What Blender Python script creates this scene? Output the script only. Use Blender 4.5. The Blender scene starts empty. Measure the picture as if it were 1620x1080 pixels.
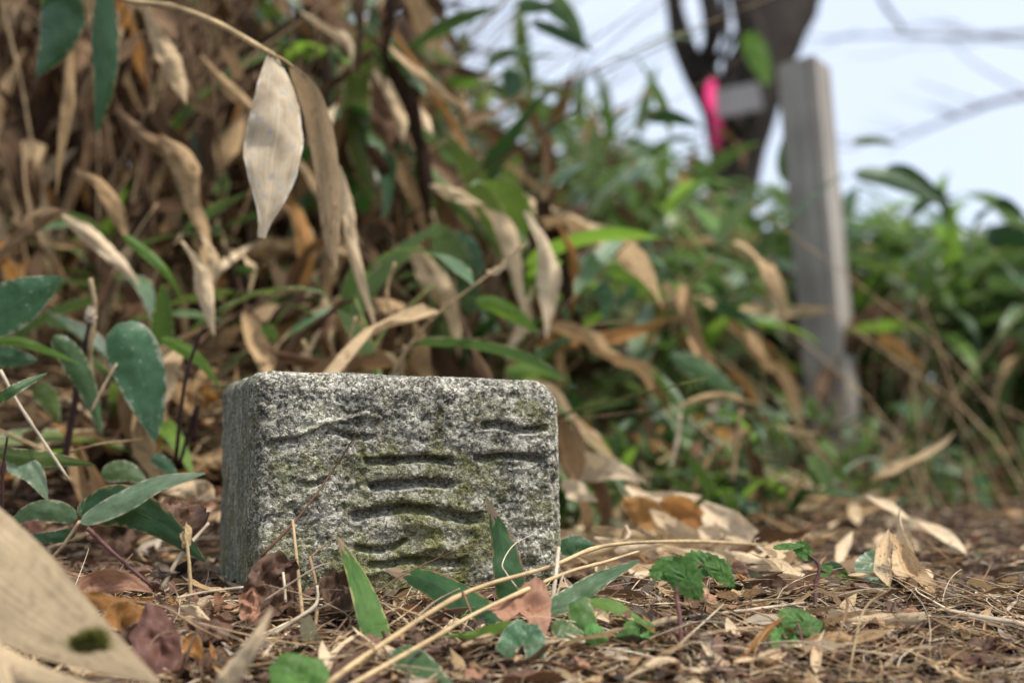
import bpy, math, random
import numpy as np
from mathutils import Vector, Matrix
R = math.radians
rnd = random.Random(7)
npr = np.random.default_rng(7)
scene = bpy.context.scene
COL = scene.collection

# ------------------------------------------------------------------ camera, world, sun, exposure
H = 0.072
PITCH = math.atan(160 / 2250)
cam_d = bpy.data.cameras.new('camera'); cam = bpy.data.objects.new('camera', cam_d); COL.objects.link(cam)
cam.location = (0, 0, H); cam.rotation_euler = (math.pi / 2 + PITCH, 0, 0)
cam_d.lens = 50; cam_d.sensor_width = 36; cam_d.clip_start = 0.01; cam_d.clip_end = 2000
cam_d.dof.use_dof = True; cam_d.dof.focus_distance = 0.645; cam_d.dof.aperture_fstop = 6.0
cam_d.dof.aperture_blades = 0
scene.camera = cam

SUN_EL, SUN_AZ = R(64), R(115)      # azimuth measured clockwise from +Y
world = bpy.data.worlds.new('World'); scene.world = world; world.use_nodes = True
wn = world.node_tree.nodes; wl = world.node_tree.links
bg = wn['Background']; bg.inputs['Strength'].default_value = 0.12
sky = wn.new('ShaderNodeTexSky'); sky.sky_type = 'NISHITA'; sky.sun_disc = False
sky.sun_elevation = SUN_EL; sky.sun_rotation = SUN_AZ; sky.altitude = 600; sky.dust_density = 2.0
wtc = wn.new('ShaderNodeTexCoord'); wno = wn.new('ShaderNodeTexNoise'); wno.inputs['Scale'].default_value = 1.6
wno.inputs['Detail'].default_value = 5; wno.inputs['Roughness'].default_value = 0.5
wra = wn.new('ShaderNodeMapRange'); wra.inputs['From Min'].default_value = 0.35; wra.inputs['From Max'].default_value = 0.65
wra.inputs['To Min'].default_value = 0.7; wra.inputs['To Max'].default_value = 0.97
wmx = wn.new('ShaderNodeMix'); wmx.data_type = 'RGBA'
wmx.inputs['B'].default_value = (3.65, 4.08, 4.85, 1)          # thin bright cloud veil, in the sky texture's own units
wl.new(wtc.outputs['Generated'], wno.inputs['Vector']); wl.new(wno.outputs['Fac'], wra.inputs['Value'])
wl.new(wra.outputs['Result'], wmx.inputs['Factor']); wl.new(sky.outputs['Color'], wmx.inputs['A'])
wl.new(wmx.outputs['Result'], bg.inputs['Color'])
sun_d = bpy.data.lights.new('sun', 'SUN'); sun_d.energy = 2.4; sun_d.angle = R(9); sun_d.color = (1, 0.95, 0.88)
sun = bpy.data.objects.new('sun', sun_d); COL.objects.link(sun)
sv = Vector((math.cos(SUN_EL) * math.sin(SUN_AZ), math.cos(SUN_EL) * math.cos(SUN_AZ), math.sin(SUN_EL)))
sun.rotation_euler = sv.to_track_quat('Z', 'Y').to_euler()
scene.view_settings.view_transform = 'Standard'; scene.view_settings.look = 'None'
scene.view_settings.gamma = 1; scene.view_settings.exposure = 1.0
scene.view_settings.use_curve_mapping = False

# ------------------------------------------------------------------ helpers
def at(x, y, d):
    """point seen at photo pixel (x, y) at distance d along the camera axis"""
    X = (x - 810) / 2250; Y = (540 - y) / 2250; c, s = math.cos(PITCH), math.sin(PITCH)
    return np.array([X * d, (c - s * Y) * d, H + (s + c * Y) * d])
RM = [False]
def fd(d):
    """foreground distances: the slope in front of the stone keeps low things near the focus"""
    return float(np.interp(d, [.33, .39, .437, .495, .53, .58, .62, .66], [.475, .508, .535, .562, .579, .600, .626, .655])) if RM[0] and d < 0.66 else d
def atf(x, y, d): return at(x, y, fd(d))
def pix(p):
    q = np.array(p) - np.array([0, 0, H]); c, s = math.cos(PITCH), math.sin(PITCH)
    d = q[1] * c + q[2] * s; v = -q[1] * s + q[2] * c
    return 810 + q[0] / d * 2250, 540 - v / d * 2250, d
def sm(t): t = np.clip(t, 0, 1); return t * t * (3 - 2 * t)

def _h(ix, iy, iz, seed):
    n = (ix * 374761393 + iy * 668265263 + iz * 2147483647 + seed * 1274126177) & 0xffffffff
    n = ((n ^ (n >> 13)) * 1274126177) & 0xffffffff
    return ((n ^ (n >> 16)) & 0xffff) / 65535.0
def vnoise(x, y, z, seed=0):
    x, y, z = [np.asarray(a, dtype=np.float64) + 1000.0 for a in (x, y, z)]
    x, y, z = np.broadcast_arrays(x, y, z)
    ix, iy, iz = [np.floor(a).astype(np.int64) for a in (x, y, z)]
    fx, fy, fz = [sm(a - np.floor(a)) for a in (x, y, z)]
    r = 0
    for a in (0, 1):
        for b in (0, 1):
            for c in (0, 1):
                w = (fx if a else 1 - fx) * (fy if b else 1 - fy) * (fz if c else 1 - fz)
                r = r + w * _h(ix + a, iy + b, iz + c, seed)
    return r - 0.5
def fbm(x, y, z, o=4, seed=0, g=0.5):
    r = 0; a = 1; f = 1
    for i in range(o):
        r = r + a * vnoise(x * f, y * f, z * f, seed + i); a *= g; f *= 2.03
    return r

def ground_z(x, y):
    x = np.asarray(x, dtype=float); y = np.asarray(y, dtype=float)
    bank = 0.13 * sm((y - 0.80) / 0.4) * sm((0.06 - x) / 0.3) + 0.35 * sm((y - 1.2) / 2.5) * sm((0.3 - x) / 0.9)
    lump = 0.010 * fbm(x * 9, y * 9, 0, 3, 5) + 0.006 * fbm(x * 40, y * 40, 0, 2, 9)
    fall = -0.6 * sm((y - 5) / 12.0) - 0.02 * np.maximum(y - 12, 0)
    toward = -0.20 * (np.maximum(0.645 - y, 0) - np.maximum(0.30 - y, 0))      # the ground drops away in front of the stone
    return bank + lump * (0.35 + 0.65 * sm((y - 0.7) / 0.3)) - 0.002 + fall + toward
_GN = 0.006; _GX0, _GY0 = -3.0, 0.1
_GT = ground_z(*np.meshgrid(np.arange(_GX0, 3.6, _GN), np.arange(_GY0, 6.0, _GN), indexing='ij'))
def gz(x, y):
    a = (x - _GX0) / _GN; b = (y - _GY0) / _GN
    if 0 <= a < _GT.shape[0] - 1 and 0 <= b < _GT.shape[1] - 1:
        i, j = int(a), int(b); a -= i; b -= j
        return float((_GT[i, j] * (1 - a) + _GT[i + 1, j] * a) * (1 - b) + (_GT[i, j + 1] * (1 - a) + _GT[i + 1, j + 1] * a) * b)
    return float(ground_z(x, y))
def on_ground(x, y, z=0.004):
    """ground point behind photo pixel (x, y)"""
    d = 0.40
    while d < 3.5:
        p = at(x, y, d)
        if p[2] <= gz(p[0], p[1]) + z: return p, d
        d *= 1.012
    return at(x, y, 3.5), 3.5

def mesh_from(name, V, F, mats, uv=None, smooth=True, mi=None):
    me = bpy.data.meshes.new(name)
    V = np.asarray(V, dtype=np.float32)
    if isinstance(F, np.ndarray) and F.ndim == 2:
        nF, k = F.shape
        me.vertices.add(len(V)); me.vertices.foreach_set('co', V.ravel())
        me.loops.add(nF * k); me.loops.foreach_set('vertex_index', F.astype(np.int32).ravel())
        me.polygons.add(nF); me.polygons.foreach_set('loop_start', np.arange(0, nF * k, k, dtype=np.int32))
        me.polygons.foreach_set('loop_total', np.full(nF, k, dtype=np.int32))
    else:
        me.from_pydata(V.tolist(), [], [list(map(int, f)) for f in F])
    me.update(calc_edges=True)
    if uv is not None:
        uv = np.asarray(uv, dtype=np.float32)
        l = np.empty(len(me.loops), dtype=np.int32); me.loops.foreach_get('vertex_index', l)
        me.uv_layers.new(name='UVMap').data.foreach_set('uv', uv[l].ravel())
    for m in (mats if isinstance(mats, (list, tuple)) else [mats]): me.materials.append(m)
    if mi is not None: me.polygons.foreach_set('material_index', np.asarray(mi, dtype=np.int32))
    if smooth: me.polygons.foreach_set('use_smooth', [True] * len(me.polygons))
    me.validate(); return me

def link(name, me, parent=None, label=None, cat=None, group=None, kind=None):
    o = bpy.data.objects.new(name, me); COL.objects.link(o)
    if parent: o.parent = parent
    if label: o['label'] = label
    if cat: o['category'] = cat
    if group: o['group'] = group
    if kind: o['kind'] = kind
    return o
def thing(name, loc, label, cat, group=None, rz=0, s=1):
    o = link(name, None, None, label, cat, group); o.location = Vector(loc); o.rotation_euler = (0, 0, rz); o.scale = (s, s, s)
    o.empty_display_size = 0.02
    return o
def recentre(me, p):
    me.transform(Matrix.Translation(-Vector(p))); return me
def child(name, me, parent, base):
    """mesh given in world coordinates, put under an unrotated empty at base"""
    return link(name, recentre(me, base), parent)
def solo(name, me, base, label, cat, group=None):
    o = link(name, recentre(me, base), None, label, cat, group); o.location = Vector(base); return o

def spline(pts, n):
    pts = np.asarray(pts, dtype=float)
    if len(pts) == 2:
        t = np.linspace(0, 1, n)[:, None]; return pts[0] * (1 - t) + pts[1] * t
    P = np.vstack([2 * pts[0] - pts[1], pts, 2 * pts[-1] - pts[-2]])
    out = []
    for u in np.linspace(0, len(pts) - 1 - 1e-9, n):
        i = int(u); t = u - i; a, b, c, d = P[i], P[i + 1], P[i + 2], P[i + 3]
        out.append(0.5 * (2 * b + (c - a) * t + (2 * a - 5 * b + 4 * c - d) * t * t + (3 * b - a - 3 * c + d) * t ** 3))
    return np.array(out)
def unit(v): v = np.asarray(v, dtype=float); return v / (np.linalg.norm(v, axis=-1, keepdims=True) + 1e-12)
def tangents(P): return unit(np.gradient(P, axis=0))

def tube_geo(P, rad, k=6, nodes=(), rough=0.0, seed=0):
    P = np.asarray(P, dtype=float); n = len(P); T = tangents(P)
    a = np.array([0, 0, 1.0]) if abs(T[0][2]) < 0.8 else np.array([1.0, 0, 0])
    A = unit(np.cross(T, a)); B = np.cross(T, A)
    rad = np.full(n, rad, dtype=float) if np.isscalar(rad) else np.interp(np.linspace(0, 1, n), np.linspace(0, 1, len(rad)), rad)
    for q in nodes:
        i = int(round(q * (n - 1))); rad[i] *= 1.3
    V = []; UV = []
    ang = np.linspace(0, 2 * math.pi, k, endpoint=False)
    for i in range(n):
        rr = rad[i] * (1 + rough * np.array([_h(i // 1, j, 3, seed) - 0.5 for j in range(k)]))
        V.append(P[i] + rr[:, None] * (np.cos(ang)[:, None] * A[i] + np.sin(ang)[:, None] * B[i]))
        UV += [(j / k, i / n) for j in range(k)]
    V = np.vstack(V); F = []
    for i in range(n - 1):
        for j in range(k):
            F.append((i * k + j, i * k + (j + 1) % k, (i + 1) * k + (j + 1) % k, (i + 1) * k + j))
    F.append(tuple(range(k - 1, -1, -1))); F.append(tuple((n - 1) * k + j for j in range(k)))
    return V, F, np.array(UV)
def tube(name, P, rad, mat, k=6, **kw):
    V, F, UV = tube_geo(P, rad, k, **kw); return mesh_from(name, V, F, mat, UV)

def profile(s, cut=0.0, fat=1.0):
    w = np.clip(s, 0, 1) ** 0.5 * np.clip(1 - s, 0, 1) ** 0.95
    return w / 0.395 * fat
def blade_geo(P, W, S, fold=0.12, curl=0.0, m=4, wave=0.0, jag=0.0, seed=0, span=(0, 1), crink=0.0):
    """thin leaf along spine P, half width W(n), side vectors S(n,3)"""
    n = len(P); T = tangents(P); S = unit(S - (S * T).sum(1, keepdims=True) * T); N = np.cross(S, T)
    s = np.linspace(span[0], span[1], n); V = []; UV = []
    ph = _h(seed, 3, 1, 11) * 6.28
    for j in range(m + 1):
        t = -1 + 2 * j / m; w = W * (1 + (jag * (np.array([_h(i, j, 0, seed) for i in range(n)]) - 0.5) if abs(t) == 1 else 0))
        if abs(curl) > 1e-3: x = w * np.sin(curl * t) / curl; z = w * (1 - np.cos(curl * t)) / abs(curl) * np.sign(curl)
        else: x = w * t; z = 0 * w
        z = z + w * fold * abs(t) + w * wave * t * t * np.sin(9 * s + ph + 1.3 * np.sign(t))
        if crink: z = z + w * crink * (fbm(s * 5.0, t * 1.1, seed * 1.7, 3, seed)) * 2; x = x + w * crink * 0.5 * vnoise(s * 7, t * 0.5, seed * 2.1, seed + 9)
        V.append(P + S * x[:, None] + N * z[:, None]); UV.append(np.stack([np.full(n, t * 0.5 + 0.5), s], 1))
    V = np.stack(V, 1).reshape(-1, 3); UV = np.stack(UV, 1).reshape(-1, 2)
    i, j = np.meshgrid(np.arange(n - 1), np.arange(m), indexing='ij'); a = (i * (m + 1) + j).ravel()
    return V, np.stack([a, a + 1, a + m + 2, a + m + 1], 1), UV

# ------------------------------------------------------------------ materials
def new_mat(name):
    m = bpy.data.materials.new(name); m.use_nodes = True; nt = m.node_tree
    return m, nt, nt.nodes, nt.links, nt.nodes['Principled BSDF']
def node(N, t, **kw):
    n = N.new(t)
    for k, v in kw.items():
        if k in n.inputs: n.inputs[k].default_value = v
        else: setattr(n, k, v)
    return n
def ramp(N, stops):
    r = N.new('ShaderNodeValToRGB'); e = r.color_ramp.elements
    while len(e) < len(stops): e.new(0.5)
    for i, (p, c) in enumerate(stops):
        e[i].position = p; e[i].color = (*c, 1) if len(c) == 3 else c
    return r
def mixc(N, L, fac, a, b, mode='MIX'):
    m = N.new('ShaderNodeMix'); m.data_type = 'RGBA'; m.blend_type = mode
    for k, v in (('Factor', fac), ('A', a), ('B', b)):
        if hasattr(v, 'links') or hasattr(v, 'is_linked'): L.new(v, m.inputs[k])
        else: m.inputs[k].default_value = v if k == 'Factor' else (*v, 1)
    return m.outputs['Result']
def mathn(N, L, op, a, b=0.0, c=None, clamp=False):
    m = N.new('ShaderNodeMath'); m.operation = op; m.use_clamp = clamp
    for i, v in enumerate((a, b) if c is None else (a, b, c)):
        if hasattr(v, 'is_linked'): L.new(v, m.inputs[i])
        else: m.inputs[i].default_value = v
    return m.outputs[0]
def rand_out(N, L):
    oi = N.new('ShaderNodeObjectInfo'); ge = N.new('ShaderNodeNewGeometry')
    return mathn(N, L, 'FRACT', mathn(N, L, 'ADD', oi.outputs['Random'], ge.outputs['Random Per Island']))

def leaf_mat(name, cols, margin=None, trans=(0.2, 0.3, 0.05), tw=0.3, rough=0.5, vein=60, veinamp=0.12, blotch=None, tip=None, spec=0.5, freckle=None):
    """long leaf: stripes of fine veins along it, optional withered margin and tip"""
    m, nt, N, L, B = new_mat(name)
    r = rand_out(N, L)
    base = ramp(N, [(i / max(1, len(cols) - 1), c) for i, c in enumerate(cols)]); L.new(r, base.inputs[0])
    col = base.outputs['Color']
    uv = N.new('ShaderNodeUVMap'); sep = N.new('ShaderNodeSeparateXYZ'); L.new(uv.outputs[0], sep.inputs[0])
    tc = N.new('ShaderNodeTexCoord')
    no = node(N, 'ShaderNodeTexNoise', Scale=60.0, Detail=4.0, Roughness=0.6); L.new(tc.outputs['Object'], no.inputs['Vector'])
    nbig = node(N, 'ShaderNodeTexNoise', Scale=5.0, Detail=3.0, noise_dimensions='4D'); mp = node(N, 'ShaderNodeMapping'); mp.inputs['Scale'].default_value = (1, 3, 1)
    L.new(uv.outputs[0], mp.inputs['Vector']); L.new(mp.outputs[0], nbig.inputs['Vector']); L.new(mathn(N, L, 'MULTIPLY', r, 40.0), nbig.inputs['W'])
    # veins
    vn = node(N, 'ShaderNodeTexNoise', Scale=1.0, Detail=2.0); mv = node(N, 'ShaderNodeMapping'); mv.inputs['Scale'].default_value = (vein, 2.5, 1)
    L.new(uv.outputs[0], mv.inputs['Vector']); L.new(mv.outputs[0], vn.inputs['Vector'])
    vv = mathn(N, L, 'MULTIPLY_ADD', vn.outputs['Fac'], veinamp * 7, 1 - veinamp * 3.5)
    vc = N.new('ShaderNodeCombineColor'); [L.new(vv, vc.inputs[i]) for i in range(3)]
    col = mixc(N, L, 1.0, col, vc.outputs[0], 'MULTIPLY')
    mot = mathn(N, L, 'MULTIPLY_ADD', nbig.outputs['Fac'], 1.1, mathn(N, L, 'MULTIPLY_ADD', no.outputs['Fac'], 0.7, 0.1))
    mc = N.new('ShaderNodeCombineColor'); [L.new(mot, mc.inputs[i]) for i in range(3)]
    col = mixc(N, L, 1.0, col, mc.outputs[0], 'MULTIPLY')
    au = mathn(N, L, 'ABSOLUTE', mathn(N, L, 'MULTIPLY_ADD', sep.outputs['X'], 2.0, -1.0))
    rib = mathn(N, L, 'LESS_THAN', au, 0.035)
    col = mixc(N, L, mathn(N, L, 'MULTIPLY', rib, 0.22), col, tuple(min(1, c * 1.6 + 0.03) for c in cols[0]))
    if blotch:
        f = mathn(N, L, 'MULTIPLY_ADD', nbig.outputs['Fac'], 6.0, -3.2, clamp=True)
        col = mixc(N, L, f, col, blotch)
    if freckle:
        vo = node(N, 'ShaderNodeTexVoronoi', Scale=1.0); mq = node(N, 'ShaderNodeMapping'); mq.inputs['Scale'].default_value = (9, 14, 1)
        L.new(uv.outputs[0], mq.inputs['Vector']); L.new(mq.outputs[0], vo.inputs['Vector'])
        f = mathn(N, L, 'MULTIPLY', mathn(N, L, 'LESS_THAN', vo.outputs['Distance'], 0.2), mathn(N, L, 'GREATER_THAN', nbig.outputs['Fac'], 0.52))
        col = mixc(N, L, mathn(N, L, 'MULTIPLY', f, 0.8), col, freckle)
    if margin:
        edge = mathn(N, L, 'ADD', au, mathn(N, L, 'MULTIPLY_ADD', nbig.outputs['Fac'], 0.9, -0.45))
        f = mathn(N, L, 'MULTIPLY_ADD', edge, 9.0, -8.0, clamp=True)
        col = mixc(N, L, f, col, margin)
    if tip:
        e = mathn(N, L, 'ADD', sep.outputs['Y'], mathn(N, L, 'MULTIPLY_ADD', nbig.outputs['Fac'], 0.5, -0.25))
        f = mathn(N, L, 'MULTIPLY_ADD', e, 25.0, -25.0 * tip[0], clamp=True)
        col = mixc(N, L, f, col, tip[1])
    L.new(col, B.inputs['Base Color']); B.inputs['Roughness'].default_value = rough
    B.inputs['Specular IOR Level'].default_value = spec * (0.85 if 'green' in name else 0.3)
    bp = node(N, 'ShaderNodeBump', Strength=0.5, Distance=0.0006); L.new(mathn(N, L, 'ADD', vn.outputs['Fac'], mathn(N, L, 'MULTIPLY', no.outputs['Fac'], 0.8)), bp.inputs['Height'])
    L.new(bp.outputs[0], B.inputs['Normal'])
    tr = N.new('ShaderNodeBsdfTranslucent')
    tcol = mixc(N, L, 1.0, mixc(N, L, 0.45, col, trans), (1.4, 1.4, 1.4), 'MULTIPLY'); L.new(tcol, tr.inputs['Color'])
    ms = N.new('ShaderNodeMixShader'); ms.inputs[0].default_value = tw
    L.new(B.outputs[0], ms.inputs[1]); L.new(tr.outputs[0], ms.inputs[2]); L.new(ms.outputs[0], N['Material Output'].inputs[0])
    return m

TAN = (0.54, 0.365, 0.19)
M = {}
M['green'] = leaf_mat('green_leaf', [(0.03, 0.075, 0.025), (0.06, 0.125, 0.04), (0.10, 0.17, 0.075), (0.20, 0.27, 0.16), (0.045, 0.11, 0.035), (0.15, 0.19, 0.045), (0.07, 0.14, 0.06)], margin=(0.48, 0.42, 0.27), trans=(0.16, 0.28, 0.03), tw=0.22, rough=0.27)
M['green_dark'] = leaf_mat('dark_green_leaf', [(0.022, 0.06, 0.022), (0.035, 0.085, 0.03)], margin=(0.30, 0.2, 0.09), trans=(0.08, 0.2, 0.02), tw=0.18, rough=0.26)
M['green_bright'] = leaf_mat('bright_green_leaf', [(0.10, 0.20, 0.03), (0.15, 0.27, 0.045)], trans=(0.3, 0.5, 0.05), tw=0.4, rough=0.45, blotch=(0.2, 0.25, 0.04))
M['green_tip'] = leaf_mat('brown_tipped_green_leaf', [(0.07, 0.15, 0.022), (0.10, 0.20, 0.035)], margin=(0.34, 0.3, 0.1), trans=(0.16, 0.34, 0.04), tw=0.25, rough=0.38, tip=(0.86, (0.36, 0.22, 0.13)), freckle=(0.2, 0.28, 0.05))
M['green_edge'] = leaf_mat('withered_edge_green_leaf', [(0.03, 0.085, 0.02), (0.045, 0.11, 0.03)], margin=(0.28, 0.15, 0.06), trans=(0.08, 0.2, 0.02), tw=0.2, rough=0.35, tip=(0.8, (0.36, 0.24, 0.15)))
M['green_spot'] = leaf_mat('spotted_green_leaf', [(0.07, 0.16, 0.07), (0.09, 0.19, 0.09)], margin=(0.45, 0.42, 0.3), trans=(0.1, 0.25, 0.05), tw=0.2, rough=0.35, freckle=(0.5, 0.5, 0.4))
M['tan'] = leaf_mat('tan_dead_leaf', [(0.28, 0.165, 0.08), TAN, (0.42, 0.27, 0.135), (0.62, 0.46, 0.27), (0.17, 0.10, 0.05)], trans=(0.5, 0.33, 0.17), tw=0.2, rough=0.6, spec=0.3, veinamp=0.22, blotch=(0.17, 0.105, 0.055))
M['pale'] = leaf_mat('pale_dead_leaf', [(0.68, 0.50, 0.30), (0.76, 0.60, 0.40)], trans=(0.6, 0.45, 0.25), tw=0.22, rough=0.6, spec=0.3, veinamp=0.1, blotch=(0.40, 0.29, 0.17))
M['grey_pale'] = leaf_mat('grey_centred_pale_leaf', [(0.66, 0.50, 0.32), (0.66, 0.53, 0.36)], margin=(0.86, 0.79, 0.66), trans=(0.55, 0.42, 0.25), tw=0.28, rough=0.6, veinamp=0.1, blotch=(0.42, 0.40, 0.36))
M['brown'] = leaf_mat('brown_dead_leaf', [(0.15, 0.085, 0.048), (0.10, 0.055, 0.03), (0.23, 0.145, 0.08)], trans=(0.3, 0.16, 0.06), tw=0.15, rough=0.6, spec=0.3, veinamp=0.16)
M['orange'] = leaf_mat('orange_dead_leaf', [(0.42, 0.22, 0.075), (0.36, 0.17, 0.06)], trans=(0.55, 0.27, 0.06), tw=0.35, rough=0.6, spec=0.3, margin=(0.55, 0.42, 0.26), veinamp=0.14)
M['sheath'] = leaf_mat('dry_sheath', [(0.56, 0.42, 0.25), (0.54, 0.40, 0.235)], trans=(0.5, 0.35, 0.18), tw=0.12, rough=0.55, vein=70, veinamp=0.16, blotch=(0.36, 0.25, 0.15))
M['dark_brown'] = leaf_mat('dark_crumpled_leaf', [(0.085, 0.05, 0.032), (0.15, 0.085, 0.055), (0.19, 0.12, 0.08)], trans=(0.2, 0.08, 0.03), tw=0.15, rough=0.6, vein=8, veinamp=0.2)
M['red_brown'] = leaf_mat('russet_leaf', [(0.33, 0.17, 0.10), (0.38, 0.21, 0.13)], trans=(0.4, 0.15, 0.06), tw=0.15, rough=0.6, vein=10, veinamp=0.12, blotch=(0.2, 0.09, 0.05))
M['purple_brown'] = leaf_mat('purple_brown_leaf', [(0.13, 0.06, 0.045), (0.15, 0.075, 0.055)], trans=(0.2, 0.06, 0.03), tw=0.15, rough=0.5, vein=8, veinamp=0.1)
M['bramble'] = leaf_mat('bramble_leaf', [(0.05, 0.12, 0.025), (0.08, 0.16, 0.035)], margin=(0.06, 0.05, 0.05), trans=(0.12, 0.3, 0.03), tw=0.2, rough=0.5, vein=6, veinamp=0.1)
M['bramble_light'] = leaf_mat('young_bramble_leaf', [(0.09, 0.24, 0.05), (0.12, 0.28, 0.07)], trans=(0.2, 0.45, 0.05), tw=0.25, rough=0.5, vein=6, veinamp=0.1)

def stick_mat(name, cols, rough=0.6, sc=400, bump=0.0004):
    m, nt, N, L, B = new_mat(name)
    r = rand_out(N, L); b = ramp(N, [(i / max(1, len(cols) - 1), c) for i, c in enumerate(cols)]); L.new(r, b.inputs[0])
    tc = N.new('ShaderNodeTexCoord'); no = node(N, 'ShaderNodeTexNoise', Scale=float(sc), Detail=4.0); L.new(tc.outputs['Object'], no.inputs['Vector'])
    n2 = node(N, 'ShaderNodeTexNoise', Scale=sc * 0.12, Detail=2.0); L.new(tc.outputs['Object'], n2.inputs['Vector'])
    f = mathn(N, L, 'MULTIPLY_ADD', no.outputs['Fac'], 0.9, 0.55); f = mathn(N, L, 'MULTIPLY', f, mathn(N, L, 'MULTIPLY_ADD', n2.outputs['Fac'], 1.8, 0.1))
    c = N.new('ShaderNodeCombineColor'); [L.new(f, c.inputs[i]) for i in range(3)]
    L.new(mixc(N, L, 1.0, b.outputs['Color'], c.outputs[0], 'MULTIPLY'), B.inputs['Base Color'])
    B.inputs['Roughness'].default_value = rough; B.inputs['Specular IOR Level'].default_value = 0.08
    bp = node(N, 'ShaderNodeBump', Strength=0.6, Distance=bump); L.new(no.outputs['Fac'], bp.inputs['Height']); L.new(bp.outputs[0], B.inputs['Normal'])
    return m
M['cane'] = stick_mat('dry_cane', [(0.50, 0.36, 0.19), (0.44, 0.31, 0.16)], 0.55)
M['straw'] = stick_mat('dry_straw', [(0.60, 0.45, 0.27), (0.36, 0.24, 0.13), (0.16, 0.09, 0.05), (0.72, 0.60, 0.42), (0.24, 0.15, 0.08), (0.48, 0.33, 0.18), (0.12, 0.07, 0.04)])
M['twig'] = stick_mat('brown_twig', [(0.15, 0.085, 0.05), (0.22, 0.13, 0.075)])
M['dark_stem'] = stick_mat('dark_stem', [(0.07, 0.045, 0.03), (0.20, 0.125, 0.07), (0.05, 0.03, 0.02), (0.42, 0.30, 0.17), (0.3, 0.2, 0.11)])
M['shade_brown'] = leaf_mat('shade_dark_leaf', [(0.03, 0.018, 0.012), (0.07, 0.04, 0.023), (0.11, 0.066, 0.036), (0.04, 0.024, 0.014)], trans=(0.12, 0.06, 0.02), tw=0.1, rough=0.7, spec=0.2)  # thicket shade put into the leaf colour as a darker brown
M['dark_twig'] = stick_mat('dark_twig', [(0.045, 0.025, 0.022), (0.07, 0.035, 0.03)])
M['purple_twig'] = stick_mat('purple_twig', [(0.16, 0.08, 0.075), (0.14, 0.07, 0.06)])
M['white_twig'] = stick_mat('bleached_twig', [(0.52, 0.43, 0.31), (0.42, 0.33, 0.23)])
M['green_stem'] = stick_mat('green_stem', [(0.12, 0.19, 0.05), (0.16, 0.18, 0.06)])
M['brown_stem'] = stick_mat('stem_brown', [(0.22, 0.14, 0.075), (0.34, 0.25, 0.14), (0.14, 0.08, 0.045)])
M['bark'] = stick_mat('bark', [(0.045, 0.037, 0.031), (0.06, 0.049, 0.041)], 0.9, 45, 0.008)
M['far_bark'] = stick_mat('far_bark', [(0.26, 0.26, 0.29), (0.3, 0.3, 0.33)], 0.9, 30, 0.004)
M['moss'] = stick_mat('moss', [(0.08, 0.085, 0.02), (0.26, 0.25, 0.06), (0.14, 0.15, 0.03)], 0.9)
M['litter'] = stick_mat('litter_bits', [(0.028, 0.021, 0.017), (0.10, 0.072, 0.052), (0.20, 0.152, 0.11), (0.055, 0.042, 0.032), (0.40, 0.325, 0.235), (0.085, 0.062, 0.046), (0.08, 0.082, 0.038), (0.04, 0.028, 0.022)], 0.75)
M['pink'] = stick_mat('pink_tape', [(0.85, 0.06, 0.22), (0.85, 0.06, 0.22)], 0.4, 20, 0.0)

def wood_mat(name, a, b):
    m, nt, N, L, B = new_mat(name); tc = N.new('ShaderNodeTexCoord'); mp = node(N, 'ShaderNodeMapping'); mp.inputs['Scale'].default_value = (95, 95, 4)
    no = node(N, 'ShaderNodeTexNoise', Scale=1.0, Detail=5.0, Roughness=0.65); L.new(tc.outputs['Object'], mp.inputs[0]); L.new(mp.outputs[0], no.inputs['Vector'])
    n2 = node(N, 'ShaderNodeTexNoise', Scale=14.0, Detail=3.0); L.new(tc.outputs['Object'], n2.inputs['Vector'])
    f = mathn(N, L, 'MULTIPLY_ADD', no.outputs['Fac'], 1.7, mathn(N, L, 'MULTIPLY_ADD', n2.outputs['Fac'], 1.0, -0.75), clamp=True)
    L.new(mixc(N, L, f, a, b), B.inputs['Base Color']); B.inputs['Roughness'].default_value = 0.8; B.inputs['Specular IOR Level'].default_value = 0.1
    bp = node(N, 'ShaderNodeBump', Strength=0.8, Distance=0.001); L.new(no.outputs['Fac'], bp.inputs['Height']); L.new(bp.outputs[0], B.inputs['Normal'])
    return m
M['post'] = wood_mat('weathered_post_wood', (0.18, 0.155, 0.13), (0.52, 0.47, 0.41))
M['board'] = wood_mat('weathered_board_wood', (0.28, 0.25, 0.235), (0.45, 0.42, 0.40))

def ground_mat():
    m, nt, N, L, B = new_mat('forest_soil'); tc = N.new('ShaderNodeTexCoord')
    n1 = node(N, 'ShaderNodeTexNoise', Scale=160.0, Detail=6.0, Roughness=0.7); L.new(tc.outputs['Object'], n1.inputs['Vector'])
    vo = node(N, 'ShaderNodeTexVoronoi', Scale=220.0); L.new(tc.outputs['Object'], vo.inputs['Vector'])
    n2 = node(N, 'ShaderNodeTexNoise', Scale=9.0, Detail=4.0); L.new(tc.outputs['Object'], n2.inputs['Vector'])
    r = ramp(N, [(0.3, (0.012, 0.008, 0.006)), (0.5, (0.032, 0.021, 0.014)), (0.64, (0.08, 0.052, 0.034)), (0.8, (0.18, 0.13, 0.09))])
    L.new(mathn(N, L, 'MULTIPLY_ADD', vo.outputs['Color'], 0.25, mathn(N, L, 'MULTIPLY', n1.outputs['Fac'], 0.8)), r.inputs[0])
    c = mixc(N, L, mathn(N, L, 'MULTIPLY_ADD', n2.outputs['Fac'], 4.0, -2.3, clamp=True), r.outputs[0], (0.05, 0.055, 0.02))
    L.new(c, B.inputs['Base Color']); B.inputs['Roughness'].default_value = 0.9; B.inputs['Specular IOR Level'].default_value = 0.05
    bp = node(N, 'ShaderNodeBump', Strength=1.0, Distance=0.004); L.new(n1.outputs['Fac'], bp.inputs['Height']); L.new(bp.outputs[0], B.inputs['Normal'])
    return m

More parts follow.
